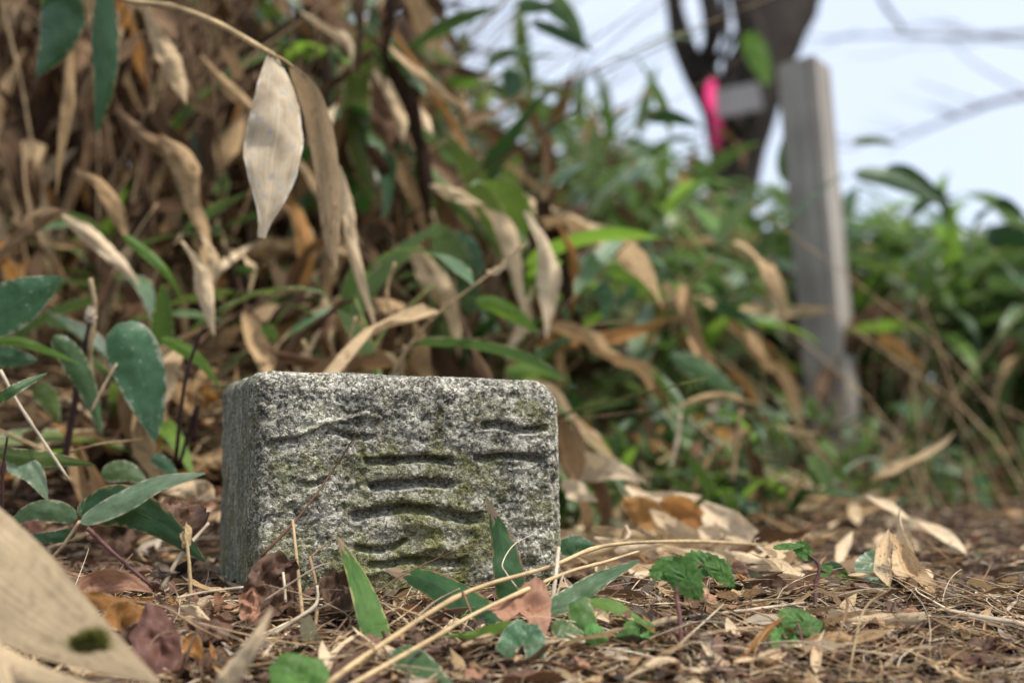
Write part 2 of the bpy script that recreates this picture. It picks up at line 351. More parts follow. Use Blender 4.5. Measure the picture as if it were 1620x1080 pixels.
# ------------------------------------------------------------------ ground
def axis(lo, hi, dense, step, grow):
    a = list(np.arange(dense[0], dense[1], step)); s = step
    while a[-1] < hi: s *= grow; a.append(a[-1] + s)
    s = step
    while a[0] > lo: s *= grow; a.insert(0, a[0] - s)
    return np.array(a)
gx = axis(-500, 500, (-0.7, 0.9), 0.008, 1.12); gy = axis(-300, 900, (0.25, 1.8), 0.008, 1.12)
GX, GY = np.meshgrid(gx, gy, indexing='ij'); GZ = ground_z(GX, GY)
i, j = np.meshgrid(np.arange(len(gx) - 1), np.arange(len(gy) - 1), indexing='ij'); a = (i * len(gy) + j).ravel()
link('ground', mesh_from('ground', np.stack([GX, GY, GZ], -1).reshape(-1, 3), np.stack([a, a + len(gy), a + len(gy) + 1, a + 1], 1), ground_mat()), kind='structure')

# ------------------------------------------------------------------ the carved stone
TH = R(16.6); SW = 0.15
P0 = at(395, 760, 0.644)[:2]; FD = np.array([math.cos(TH), math.sin(TH)]); DD = np.array([-math.sin(TH), math.cos(TH)])
def face_uv(x, y):
    """photo pixel -> (u, z) on the front face of the stone"""
    p = at(x, y, 1.0) - np.array([0, 0, H]); A = np.array([[p[0], -FD[0]], [p[1], -FD[1]]])
    t, u = np.linalg.solve(A, P0); return u, H + t * p[2]
def pil(x, y, off=0.004):
    """point just in front of the stone's face at a photo pixel"""
    u, z = face_uv(x, y); q = P0 + FD * u - DD * off; return np.array([q[0], q[1], z])
ZB, ZT = -0.04, 0.1045
nu, nv, nz = 250, 100, 240
V = {}; idx = {}; pts = []; faces = []
def vid(a, b, c):
    k = (a, b, c)
    if k not in idx: idx[k] = len(pts); pts.append(k)
    return idx[k]
def quadgrid(fn, n1, n2, flip):
    for a in range(n1):
        for b in range(n2):
            q = (fn(a, b), fn(a + 1, b), fn(a + 1, b + 1), fn(a, b + 1)); faces.append(q[::-1] if flip else q)
quadgrid(lambda a, b: vid(a, 0, b), nu, nz, False); quadgrid(lambda a, b: vid(a, nv, b), nu, nz, True)
quadgrid(lambda a, b: vid(0, a, b), nv, nz, True); quadgrid(lambda a, b: vid(nu, a, b), nv, nz, False)
quadgrid(lambda a, b: vid(a, b, nz), nu, nv, False)
K = np.array(pts, dtype=float)
U = K[:, 0] / nu * SW; Vv = K[:, 1] / nv * SW; Z = ZB + K[:, 2] / nz * (ZT - ZB)
rt = sm((U / SW - 0.6) / 0.4) * sm((Z - 0.05) / 0.05)
rad = 0.0085 + 0.007 * rt * (1 - 0.3 * Vv / SW)
q = np.stack([U, Vv, Z], 1); lo = np.stack([rad, rad * 0.8, np.full_like(rad, -1)], 1); hi = np.stack([SW - rad, SW - rad, ZT - rad * 0.95], 1)
inner = np.clip(q, lo, hi); nrm = unit(q - inner); pos = inner + nrm * rad[:, None]
front = sm((-nrm[:, 1] - 0.3) / 0.5)
# lumpy hewn surface
disp = 0.0022 * fbm(U * 40, Vv * 40, Z * 60, 2, 21) + 0.0012 * fbm(U * 170, Vv * 170, Z * 240, 3, 31) + 0.0007 * vnoise(U * 900, Vv * 900, Z * 1000, 41)
pit = np.clip(vnoise(U * 330, Vv * 330, Z * 380, 51) - 0.27, 0, 1); disp -= 0.005 * pit
edge_chip = np.clip(vnoise(U * 75, Vv * 75, Z * 75, 61) - 0.16, 0, 1) * (np.abs(nrm).max(1) < 0.97); disp -= 0.009 * edge_chip
disp *= 0.55 + 0.45 * front
def seg_dist(u, z, line):
    best = np.full(u.shape, 9.0); sgn = np.zeros(u.shape); tt = np.zeros(u.shape); n = len(line) - 1
    for i in range(n):
        a, b = np.array(line[i]), np.array(line[i + 1]); d = b - a; L2 = d @ d
        t = np.clip(((u - a[0]) * d[0] + (z - a[1]) * d[1]) / L2, 0, 1)
        ex = u - a[0] - t * d[0]; ez = z - a[1] - t * d[1]; dd = np.hypot(ex, ez); k = dd < best
        best = np.where(k, dd, best); sgn = np.where(k, ez, sgn); tt = np.where(k, (i + t) / n, tt)
    return best, sgn, tt
GROOVES = [([(757, 659), (801, 664), (838, 669), (866, 667)], 4.2, 1.0), ([(748, 713), (762, 717), (794, 710), (838, 713), (866, 717)], 3.4, 0.9),
    ([(572, 724), (616, 722), (672, 717), (718, 719)], 4.2, 1.05), ([(581, 766), (595, 760), (640, 757), (672, 755), (722, 758)], 4.8, 1.1),
    ([(548, 812), (579, 803), (635, 795), (672, 795), (709, 803), (742, 808), (764, 803)], 5.4, 1.25),
    ([(557, 860), (598, 863), (620, 857), (645, 846)], 3.2, 0.7), ([(579, 886), (609, 884), (640, 878), (672, 878), (709, 882), (740, 876)], 4.2, 0.85),
    ([(425, 697), (448, 693), (472, 690)], 3.0, 0.7), ([(515, 678), (560, 686), (594, 684)], 3.0, 0.45), ([(468, 760), (495, 760), (520, 752)], 3.0, 0.5),
    ([(640, 905), (700, 925), (735, 915)], 4.0, 0.5)]
wob = 0.0011 * vnoise(U * 110, 3.0, Z * 110, 77) + 0.0008 * vnoise(U * 300, 3.0, Z * 300, 78)
for line, w, dep in GROOVES:
    L_ = [face_uv(x, y) for x, y in line]; wd = w * 0.00062
    b, sg, t = seg_dist(U, Z + wob, L_)
    end = sm(np.minimum(t, 1 - t) / 0.09 + 0.05)
    up = np.where(sg > 0, b / (wd * 0.34), b / (wd * 1.35))       # steep above, sloping below
    g = np.clip(1 - up, 0, 1); disp -= front * dep * 0.0062 * (g ** 0.7) * end
    lip = np.exp(-((sg - wd * 1.0) / (wd * 0.8)) ** 2) * (b < wd * 3) * (b > wd * 0.4); disp += front * 0.0006 * lip * end
RIDGES = [([(473, 685), (500, 673), (513, 667), (545, 661), (579, 652), (597, 657)], 3.4, 0.0024), ([(560, 905), (640, 892), (700, 894)], 6.0, 0.0008),
          ([(600, 835), (660, 822), (720, 828)], 9.0, 0.0012), ([(668, 864), (690, 857), (706, 862)], 7.0, 0.0022)]
for line, w, amp in RIDGES:
    b, sg, t = seg_dist(U, Z + wob, [face_uv(x, y) for x, y in line]); disp += front * amp * np.exp(-(b / (w * 0.00035)) ** 2)
pos = pos + nrm * disp[:, None]
pos[:, 2] -= (pos[:, 0] / SW) * 0.0026                             # leans a touch to the right
wp = np.concatenate([P0 + np.outer(pos[:, 0], FD) + np.outer(pos[:, 1], DD), pos[:, 2:3]], 1)

def granite():
    m, nt, N, L, B = new_mat('mossy_granite'); tc = N.new('ShaderNodeTexCoord'); oc = tc.outputs['Object']
    ds = node(N, 'ShaderNodeTexNoise', Scale=520.0, Detail=4.0); L.new(oc, ds.inputs['Vector'])
    vm = node(N, 'ShaderNodeVectorMath', operation='MULTIPLY_ADD'); L.new(ds.outputs['Color'], vm.inputs[0]); vm.inputs[1].default_value = (0.0034,) * 3; L.new(oc, vm.inputs[2])
    vo = node(N, 'ShaderNodeTexVoronoi', Scale=900.0); L.new(vm.outputs[0], vo.inputs['Vector'])
    sp = N.new('ShaderNodeSeparateColor'); L.new(vo.outputs['Color'], sp.inputs[0])
    cl = node(N, 'ShaderNodeTexNoise', Scale=75.0, Detail=4.0, Roughness=0.6); L.new(oc, cl.inputs['Vector'])
    sel = mathn(N, L, 'ADD', sp.outputs[0], mathn(N, L, 'MULTIPLY_ADD', cl.outputs['Fac'], 1.7, -0.85))
    r = ramp(N, [(0.0, (0.085, 0.08, 0.07)), (0.14, (0.13, 0.126, 0.11)), (0.28, (0.20, 0.195, 0.172)), (0.48, (0.30, 0.295, 0.265)), (0.7, (0.45, 0.44, 0.40)), (0.95, (0.74, 0.72, 0.66))]); L.new(sel, r.inputs[0])
    fine = node(N, 'ShaderNodeTexNoise', Scale=1500.0, Detail=3.0); L.new(oc, fine.inputs['Vector'])
    f = mathn(N, L, 'MULTIPLY_ADD', fine.outputs['Fac'], 0.8, 0.6); cc = N.new('ShaderNodeCombineColor'); [L.new(f, cc.inputs[i]) for i in range(3)]
    col = mixc(N, L, 1.0, r.outputs[0], cc.outputs[0], 'MULTIPLY')
    lg = node(N, 'ShaderNodeTexNoise', Scale=22.0, Detail=5.0, Roughness=0.6); L.new(oc, lg.inputs['Vector'])
    f = mathn(N, L, 'MULTIPLY_ADD', lg.outputs['Fac'], 2.0, -0.08); cc = N.new('ShaderNodeCombineColor'); [L.new(f, cc.inputs[i]) for i in range(3)]
    col = mixc(N, L, 1.0, col, cc.outputs[0], 'MULTIPLY')
    cr = node(N, 'ShaderNodeTexNoise', Scale=230.0, Detail=3.0, Roughness=0.55); L.new(oc, cr.inputs['Vector'])
    col = mixc(N, L, mathn(N, L, 'MULTIPLY_ADD', cr.outputs['Fac'], 7.0, -4.1, clamp=True), col, (0.56, 0.55, 0.51))
    col = mixc(N, L, mathn(N, L, 'MULTIPLY_ADD', cr.outputs['Color'], -6.0, 2.1, clamp=True), col, (0.11, 0.108, 0.095))
    # black lichen specks
    v2 = node(N, 'ShaderNodeTexVoronoi', Scale=330.0); L.new(vm.outputs[0], v2.inputs['Vector']); s2 = N.new('ShaderNodeSeparateColor'); L.new(v2.outputs['Color'], s2.inputs[0])
    k = mathn(N, L, 'MULTIPLY', mathn(N, L, 'LESS_THAN', v2.outputs['Distance'], 0.33), mathn(N, L, 'GREATER_THAN', mathn(N, L, 'ADD', s2.outputs[0], mathn(N, L, 'MULTIPLY_ADD', cl.outputs['Fac'], -0.8, 0.4)), 0.72))
    col = mixc(N, L, mathn(N, L, 'MULTIPLY', k, 0.7), col, (0.05, 0.048, 0.042))
    # yellow green algae, thicker low in the middle and on the side
    mo = node(N, 'ShaderNodeTexNoise', Scale=42.0, Detail=6.0, Roughness=0.68); L.new(oc, mo.inputs['Vector'])
    sx = N.new('ShaderNodeSeparateXYZ'); L.new(oc, sx.inputs[0])
    dx = mathn(N, L, 'MULTIPLY', mathn(N, L, 'SUBTRACT', sx.outputs[0], 0.08), 16.0); dz = mathn(N, L, 'MULTIPLY', mathn(N, L, 'SUBTRACT', sx.outputs[2], 0.018), 24.0)
    rr = mathn(N, L, 'ADD', mathn(N, L, 'MULTIPLY', dx, dx), mathn(N, L, 'MULTIPLY', dz, dz)); near = mathn(N, L, 'DIVIDE', 0.17, mathn(N, L, 'ADD', rr, 1.0))
    lowz = mathn(N, L, 'MULTIPLY_ADD', sx.outputs[2], -0.9, 0.07)
    mf = mathn(N, L, 'ADD', mathn(N, L, 'ADD', mo.outputs['Fac'], near), lowz)
    mk = mathn(N, L, 'MULTIPLY_ADD', mf, 5.0, -2.75, clamp=True)
    gcol = mixc(N, L, mathn(N, L, 'MULTIPLY_ADD', fine.outputs['Fac'], 3.0, -1.0, clamp=True), (0.035, 0.042, 0.008), (0.26, 0.27, 0.06))
    col = mixc(N, L, mathn(N, L, 'MULTIPLY', mk, 0.72), col, gcol)
    side = mathn(N, L, 'LESS_THAN', sx.outputs[0], 0.004)
    st = node(N, 'ShaderNodeTexNoise', Scale=1.0, Detail=4.0); mp = node(N, 'ShaderNodeMapping'); mp.inputs['Scale'].default_value = (500, 500, 60); L.new(oc, mp.inputs[0]); L.new(mp.outputs[0], st.inputs['Vector'])
    col = mixc(N, L, mathn(N, L, 'MULTIPLY', side, mathn(N, L, 'MULTIPLY_ADD', st.outputs['Fac'], 1.6, -0.3, clamp=True)), col, (0.12, 0.118, 0.07))
    col = mixc(N, L, 1.0, col, (0.93, 0.89, 0.785), 'MULTIPLY')
    L.new(col, B.inputs['Base Color']); B.inputs['Roughness'].default_value = 0.85; B.inputs['Specular IOR Level'].default_value = 0.12
    hgt = mathn(N, L, 'ADD', mathn(N, L, 'MULTIPLY', fine.outputs['Fac'], 0.6), mathn(N, L, 'MULTIPLY', vo.outputs['Distance'], -0.5))
    bp = node(N, 'ShaderNodeBump', Strength=0.9, Distance=0.0011); L.new(hgt, bp.inputs['Height']); L.new(bp.outputs[0], B.inputs['Normal'])
    return m
loc = np.concatenate([pos[:, :2], pos[:, 2:3]], 1)
sme = mesh_from('stone_marker', loc, np.array(faces), granite())
stone = link('stone_marker', sme, None, 'squat grey granite marker block with carved characters and green algae, standing in leaf litter', 'stone marker')
stone.location = (P0[0], P0[1], 0); stone.rotation_euler = (0, 0, TH)
def in_stone(x, y, pad=0.004):
    q = np.array([x, y]) - P0; u = q @ FD; v = q @ DD; return -pad < u < SW + pad and -pad < v < SW + pad

# ------------------------------------------------------------------ leaf builders
def hero_leaf_geo(sp, wpx, roll=0, fold=0.12, curl=0.0, wave=0.0, jag=0.0, n=24, m=8, crink=0.12, cut=None, base=0.0, seed=1, prof=None, twist=0):
    """sp: [(px, py, depth)...] base first; wpx: full width in photo pixels at mean depth"""
    P = spline([atf(*s) for s in sp], n); dm = sum(s[2] for s in sp) / len(sp)
    s = np.linspace(0, 1, n); w = profile(np.clip(s * ((1 - base)) + base, 0, 1)) if prof is None else np.interp(s, np.linspace(0, 1, len(prof)), prof)
    if cut: w = np.interp(s, [0, 0.15, 0.5, 0.93, 1], [0.35, 0.8, 1, cut, cut * 0.8])
    if prof is not None: w = np.convolve(np.pad(w, 2, mode='reflect', reflect_type='odd'), [0.12, 0.22, 0.32, 0.22, 0.12], mode='valid'); w = np.maximum(w, 0.01)
    W = w * wpx / 2250 * dm / 2 + 0.0003
    T = tangents(P); view = unit(P - np.array([0, 0, H])); S = unit(np.cross(T, view))
    Nn = np.cross(S, T); a = R(roll) + R(twist) * s[:, None]; S = S * np.cos(a) + Nn * np.sin(a)
    return blade_geo(P, W, S, fold, curl, m, wave, jag, seed, crink=crink)
def hero_leaf(name, sp, wpx, mat, label, cat, group=None, parent=None, **kw):
    V, F, UV = hero_leaf_geo(sp, wpx, **kw); me = mesh_from(name, V, F, M[mat], UV); b = atf(*sp[0])
    if parent is not None: return child(name, me, parent, parent.location)
    return solo(name, me, b, label, cat, group)
def hero_tube(name, sp, wpx, mat, label=None, cat=None, group=None, parent=None, k=7, n=14, taper=1.0, nodes=(), rough=0.15):
    P = spline([atf(*s) for s in sp], n); dm = sum(s[2] for s in sp) / len(sp); r = wpx / 2250 * dm / 2
    me = tube(name, P, [r, r * (1 + taper) / 2, r * taper], M[mat], k, nodes=nodes, rough=rough, seed=len(bpy.data.meshes))
    if parent is not None: return child(name, me, parent, parent.location)
    return solo(name, me, atf(*sp[0]), label, cat, group)

def rings_geo(outline, centre, crumple, seed, K=5, fscale=1.0, pleat=0.0, nv=6):
    """leaf from a closed outline (n,3): rings shrunk to a centre, crumpled along its normal"""
    O = np.asarray(outline, dtype=float); c = np.asarray(centre, dtype=float); n = len(O)
    nn = np.zeros(3)
    for i in range(n): nn += np.cross(O[i] - c, O[(i + 1) % n] - c)
    nn = unit(nn); size = np.max(np.linalg.norm(O - c, axis=1)); V = [c]; UV = [(0.5, 0.5)]
    ex = unit(O[0] - c); ey = np.cross(nn, ex)
    for k in range(1, K + 1):
        f = k / K
        for i in range(n):
            p = c + (O[i] - c) * f; a = (p - c) @ ex / size; b = (p - c) @ ey / size
            h = crumple * size * float(fbm(a * 1.6 * fscale, b * 1.6 * fscale, seed * 3.7, 3, seed)) * 1.6
            h += pleat * size * abs(math.sin((a * 0.8 + abs(b) * 1.2) * nv * 1.6)) - pleat * size * 0.5
            V.append(p + nn * h); UV.append((0.5 + b * 0.5, 0.5 + a * 0.5))
    F = [(0, 1 + i, 1 + (i + 1) % n) for i in range(n)]
    for k in range(K - 1):
        for i in range(n): F.append((1 + k * n + i, 1 + (k + 1) * n + i, 1 + (k + 1) * n + (i + 1) % n, 1 + k * n + (i + 1) % n))
    return np.array(V), F, np.array(UV)
def poly_leaf(name, pts, mat, label, cat, crumple=0.25, seed=1, dens=4, fscale=None, group=None, parent=None, centre=None, pleat=0.0):
    O = []; n = len(pts)
    for i in range(n):
        a, b = np.array(pts[i], float), np.array(pts[(i + 1) % n], float)
        for k in range(dens):
            q = a + (b - a) * k / dens; q[:2] += (npr.random(2) - 0.5) * (2.0 if crumple < 0.5 else 7.0); O.append(atf(*q))
    O = np.array(O); c = O.mean(0) if centre is None else atf(*centre)
    V, F, UV = rings_geo(O, c, crumple * (0.5 if crumple > 0.5 else 1), seed, K=10, fscale=fscale or (2.4 if crumple > 0.5 else 1.3), pleat=pleat)
    me = mesh_from(name, V, F, M[mat], UV)
    if parent is not None: return child(name, me, parent, parent.location)
    return solo(name, me, c, label, cat, group)

# local templates, growing from the origin along +Y with normal +Z
def tmpl(n=9, m=4, W=0.11, droop=0.8, lift=0.3, twist=0.0, fold=0.15, curl=0.0, wave=0.0, jag=0.0, seed=0, side=0.0, crink=0.0):
    s = np.linspace(0, 1, n); a = lift - droop * s ** 1.3; b = side * s
    d = np.stack([np.sin(b) * np.cos(a), np.cos(b) * np.cos(a), np.sin(a)], 1) / (n - 1)
    P = np.vstack([[0, 0, 0], np.cumsum(d, 0)[:-1]]); T = tangents(P); S = unit(np.cross(T, [0, 0, 1.0])); N_ = np.cross(S, T)
    an = (twist * s)[:, None]; S = S * np.cos(an) + N_ * np.sin(an)
    return blade_geo(P, profile(s) * W + 0.002, S, fold, curl, m, wave, jag, seed, crink=crink)
GT = [tmpl(W=rnd.uniform(0.08, 0.115), droop=rnd.uniform(0.3, 1.5), lift=rnd.uniform(0.0, 0.5), twist=rnd.uniform(-0.8, 0.8), fold=rnd.uniform(0.05, 0.25), wave=0.12, seed=i, side=rnd.uniform(-0.3, 0.3), curl=rnd.uniform(-0.4, 0.4)) for i in range(8)]
DT = [tmpl(n=13, W=rnd.uniform(0.042, 0.085), droop=rnd.uniform(-0.4, 1.6), lift=rnd.uniform(-0.2, 0.5), twist=rnd.uniform(-2.4, 2.4), fold=rnd.uniform(0, 0.5), wave=0.5, jag=0.3, crink=0.5, seed=i + 20, side=rnd.uniform(-0.8, 0.8), curl=rnd.choice([0.2, 0.6, 1.0, 1.8]) * rnd.choice([-1, 1])) for i in range(10)]
FT = [tmpl(n=13, W=rnd.uniform(0.07, 0.12), droop=rnd.uniform(-0.5, 0.5), lift=rnd.uniform(-0.1, 0.25), twist=rnd.uniform(-0.7, 0.7), fold=rnd.uniform(0, 0.3), wave=0.3, jag=0.2, crink=0.5, seed=i + 40, side=rnd.uniform(-0.5, 0.5), curl=rnd.choice([0.3, 0.8, 1.3])) for i in range(8)]
def broad_t(seed):
    r_ = random.Random(seed); n = 30; th = np.linspace(0, 2 * math.pi, n, endpoint=False); asp = r_.uniform(0.5, 0.8); lob = r_.choice([0, 0, 0.15])
    rr = 0.5 * (1 + lob * np.cos(5 * th)) * (1 + 0.06 * (np.arange(n) % 2)) * (1 + 0.25 * np.cos(th) ** 9)
    O = np.stack([np.sin(th) * rr * asp, 0.5 + np.cos(th) * rr, 0.12 * np.sin(th * 2 + seed)], 1)
    return rings_geo(O, (0, 0.5, 0), r_.uniform(0.25, 0.6), seed, K=4, fscale=1.3)
BT = [broad_t(i + 3) for i in range(7)]
LM = {}
def lmesh(kind, i, mat):
    k = (kind, i, mat)
    if k not in LM:
        V, F, UV = {'g': GT, 'd': DT, 'f': FT, 'b': BT}[kind][i]; LM[k] = mesh_from('leaf', V, F, M[mat], UV)
    return LM[k]
def frame(p, dirv, up, L):
    y = unit(dirv); x = unit(np.cross(y, up)); z = np.cross(x, y); M_ = Matrix.Identity(4)
    for r_ in range(3): M_[r_][0], M_[r_][1], M_[r_][2], M_[r_][3] = x[r_] * L, y[r_] * L, z[r_] * L, p[r_]
    return M_
def merge(name, items, mats, label=None, cat=None, mi=True):
    """items: list of (template(V,F,UV), Matrix-like 4x4, material index) joined into one mesh"""
    Vs = []; Fs = []; Us = []; Ms = []; off = 0
    for (V, F, UV), m4, k in items:
        A = np.array(m4); Vs.append(V @ A[:3, :3].T + A[:3, 3]); Fs.append(F + off); Us.append(UV); Ms.append(np.full(len(F), k)); off += len(V)
    me = mesh_from(name, np.vstack(Vs), np.vstack(Fs), mats, np.vstack(Us), mi=np.concatenate(Ms))
    return link(name, me, None, label, cat, kind='stuff')

# ------------------------------------------------------------------ bamboo grass plants
def make_plant_template(seed):
    r_ = random.Random(seed); h = 1.0; lean = r_.uniform(0.05, 0.35); az = r_.uniform(0, 6.28)
    P = spline([(0, 0, 0), (lean * 0.15 * math.cos(az), lean * 0.15 * math.sin(az), 0.4), (lean * 0.5 * math.cos(az), lean * 0.5 * math.sin(az), 0.75), (lean * math.cos(az), lean * math.sin(az), 0.98)], 14)
    me = tube('stem', P, [0.0046, 0.0036, 0.002], M['dark_stem'], 6, nodes=(0.25, 0.5, 0.75), seed=seed)
    me2 = tube('stem', P, [0.0052, 0.004, 0.0022], M['green_stem'], 6, nodes=(0.25, 0.5, 0.75), seed=seed)
    leaves = []; n = r_.randint(11, 14)
    for k in range(n):
        t = 0.12 + 0.88 * (k / (n - 1)) ** 0.75; q = P[min(13, int(t * 13))]
        a = az + k * 2.4 + r_.uniform(-0.5, 0.5); el = r_.uniform(-0.3, 0.9) if t < 0.95 else r_.uniform(0.3, 1.2)
        leaves.append((q, a, el, r_.uniform(0.75, 1.15)))
    return me, me2, leaves
PT = [make_plant_template(i) for i in range(10)]
def plant(x, y, h, mix, label, group, L=0.13, z=None, hang=0.0, thin=1.0):
    """mix: probability that a leaf is dead"""
    me, me2, leaves = rnd.choice(PT); z = gz(x, y) if z is None else z
    rz = rnd.uniform(0, 6.28); o = thing('bamboo_plant', (x, y, z - 0.01), label, 'bamboo grass', group, rz, 1)
    st = link('stem', me if rnd.random() < max(0.3, mix) else me2, o); st.scale = (1, 1, h)
    if h > 0.1: st.scale = (max(0.4, h), max(0.4, h), h)
    sx = max(0.4, h)
    for q, a, el, s in leaves:
        if rnd.random() > thin: continue
        p = (q[0] * sx, q[1] * sx, q[2] * h); dead = rnd.random() < mix
        if dead:
            el2 = el - rnd.uniform(0.6, 1.6) - hang; mat = rnd.choices(['tan', 'pale', 'brown', 'orange', 'shade_brown'], [4, 0.6, 4, 0.8, 4 if hang > 0.3 else 0.5])[0]; me_ = lmesh('d', rnd.randrange(10), mat)
        else:
            el2 = el - hang * 0.5; mat = rnd.choices(['green', 'green_dark', 'green_bright'], [7, 2, 1.6])[0]; me_ = lmesh('g', rnd.randrange(8), mat)
        el2 = max(-1.5, el2); d = (math.cos(el2) * math.cos(a), math.cos(el2) * math.sin(a), math.sin(el2))
        up = (rnd.uniform(-0.3, 0.3), rnd.uniform(-0.3, 0.3), 1.0) if el2 > -1.1 else (math.cos(a), math.sin(a), 0.4)
        lf = link('leaf', me_, o); lf.matrix_local = frame(p, d, up, L * s * rnd.uniform(0.85, 1.3) * (1.15 if dead else 1))
    return o
# height of the thicket's outline in the photo, by pixel column
OX = [-400, 0, 450, 560, 700, 850, 1000, 1110, 1200, 1300, 1360, 1450, 1530, 1620, 1900]
OY = [-700, -500, -200, -30, 40, 110, 170, 170, 275, 320, 285, 305, 360, 325, 320]
def outline(px): return float(np.interp(px, OX, OY))
def deadness(px, d):
    return float(np.interp(px, [0, 450, 620, 800, 950, 1200, 1620], [0.93, 0.9, 0.66, 0.42, 0.26, 0.2, 0.16]))
ZONES = [(60, 'at the left border', 'dead brown'), (200, 'behind the cream-tipped green leaf', 'dead brown'), (330, 'behind the dark forked twig', 'dead brown'), (480, 'behind the big pale leaf', 'dead brown'),
    (620, "behind the stone's left half", 'withered tan'), (760, "behind the stone's middle", 'half-withered'), (900, "behind the stone's right corner", 'half-withered'), (1030, 'behind the amber leaf pile', 'leafy green'),
    (1130, 'left of the leaning tree', 'leafy green'), (1230, 'below the leaning tree', 'leafy green'), (1380, 'around the wooden post', 'leafy green'), (1500, 'right of the wooden post', 'leafy green'), (9999, 'at the right border', 'leafy green')]
def zone(px, d):
    z = next(q for q in ZONES if px < q[0])
    dist = 'front row' if d < 1.45 else ('second row' if d < 1.85 else ('third row' if d < 2.3 else ('fourth row' if d < 2.75 else 'back row')))
    return f'{z[2]} bamboo {z[1]}, {dist}', 'bamboo plants of the thicket'
cnt = 0
for band, (d0, d1, num) in enumerate([(1.15, 1.5, 60), (1.5, 2.2, 105), (2.2, 3.2, 100)]):
    for k in range(num):
        px = -110 + 1840 * (k + rnd.random()) / num; d = rnd.uniform(d0, d1)
        if px > 880: d = max(d, np.interp(px, [880, 1100, 1300, 1500], [1.25, 1.5, 1.75, 1.9]) + rnd.uniform(0, 0.2))
        if 1150 < px < 1470 and d < 2.25: d = 2.25 + rnd.random() * 0.4
        p = at(px, 700, d); ytop = outline(px) + abs(rnd.gauss(0, 1)) * 90 * (1.0 if px > 500 else 2.0)
        if 1120 < px < 1330: ytop += 40
        if d < 1.8 and px > 700: ytop += 140 * rnd.random() + 60
        top = at(px, ytop, d)[2]; g = gz(p[0], p[1]); h = (top - g) / 1.02
        h = max(0.12, min(h, 1.1))
        lab, grp = zone(px, d)
        plant(p[0], p[1], h, deadness(px, d), lab, grp, L=rnd.uniform(0.11, 0.15), hang=0.5 if px < 600 else 0.15); cnt += 1
# short half-dead plants rooted on the bank behind the stone
for k in range(46):
    px = rnd.uniform(-40, 760); d = rnd.uniform(0.92, 1.3); p = at(px, 700, d)
    if in_stone(p[0], p[1], 0.03): continue
    w_ = 'left of the stone' if px < 340 else "behind the stone's left half" if px < 560 else "behind the stone's right half"
    plant(p[0], p[1], rnd.uniform(0.07, 0.2), 0.72, 'short half-dead bamboo plant on the bank ' + w_, 'short bamboo plants on the bank', L=rnd.uniform(0.06, 0.10), hang=0.2, thin=0.7)
# low shoots at the foot of the thicket
for k in range(62):
    px = 900 + 720 * rnd.random() ** 1.3; d = np.interp(px, [880, 1100, 1300, 1500, 1620], [1.15, 1.3, 1.5, 1.8, 1.9]) + rnd.uniform(-0.15, 0.3)
    if 1235 < px < 1395 and rnd.random() < 0.8: d = rnd.uniform(2.05, 2.3)
    p = at(px, 700, d)
    plant(p[0], p[1], rnd.uniform(0.03, 0.12), 0.25, 'low green bamboo shoot ' + ('behind the amber leaf pile' if px < 1020 else 'behind the white-topped stalk' if px < 1120 else 'left of the post foot' if px < 1250 else 'below the post' if px < 1400 else 'at the right edge of the path'), 'low shoots along the foot of the thicket', L=rnd.uniform(0.045, 0.08))

# the mass behind, past counting
items = []
for k in range(680):
    px = rnd.uniform(-120, 680); d = rnd.uniform(1.15, 1.9); py = rnd.uniform(-60, 600); p = at(px, py, d)
    if p[2] < gz(p[0], p[1]) + 0.02: continue
    a = rnd.uniform(0, 6.28); el = rnd.uniform(-1.5, -0.7)
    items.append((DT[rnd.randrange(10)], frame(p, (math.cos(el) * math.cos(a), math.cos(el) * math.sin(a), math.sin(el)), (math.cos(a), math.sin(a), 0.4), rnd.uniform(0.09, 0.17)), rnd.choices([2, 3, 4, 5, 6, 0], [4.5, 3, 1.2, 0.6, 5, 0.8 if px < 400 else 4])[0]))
MASS = ['green', 'green_dark', 'tan', 'brown', 'pale', 'orange', 'shade_brown', 'green_bright']
for k in range(15000):
    left = rnd.random() < 0.45
    if left: px = rnd.uniform(-420, 640); d = rnd.uniform(1.35, 4.5)
    else: px = rnd.uniform(560, 1950); d = rnd.uniform(2.3, 4.2)
    o = outline(px) + (25 if px > 500 else 0)
    if 1130 < px < 1330: o += 40
    py = o + abs(rnd.gauss(0, 1)) * 25 + (800 - o) * rnd.random() ** (0.95 if px > 620 else 1.0)
    if px < 620: py = rnd.uniform(max(-450, o), 760)
    if 560 < px < 1130 and py < 330 and rnd.random() < 0.62: continue
    if px < 560 and py < 400 and rnd.random() < 0.74: continue
    p = at(px, py, d)
    if p[2] < gz(p[0], p[1]): continue
    dead = rnd.random() < deadness(px, d); a = rnd.uniform(0, 6.28); el = rnd.uniform(-1.4, 0.3) if dead else rnd.uniform(-0.9, 0.6)
    dv = (math.cos(el) * math.cos(a), math.cos(el) * math.sin(a), math.sin(el)); up = (rnd.uniform(-.4, .4), rnd.uniform(-.4, .4), 1)
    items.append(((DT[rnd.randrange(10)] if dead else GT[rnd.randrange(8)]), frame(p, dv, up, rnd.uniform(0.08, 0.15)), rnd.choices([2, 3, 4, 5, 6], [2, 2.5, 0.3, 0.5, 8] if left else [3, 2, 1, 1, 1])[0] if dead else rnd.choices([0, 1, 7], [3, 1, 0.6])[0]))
merge('thicket_leaves', items, [M[k] for k in MASS])['label'] = 'mass of bamboo grass leaves filling the back of the thicket'
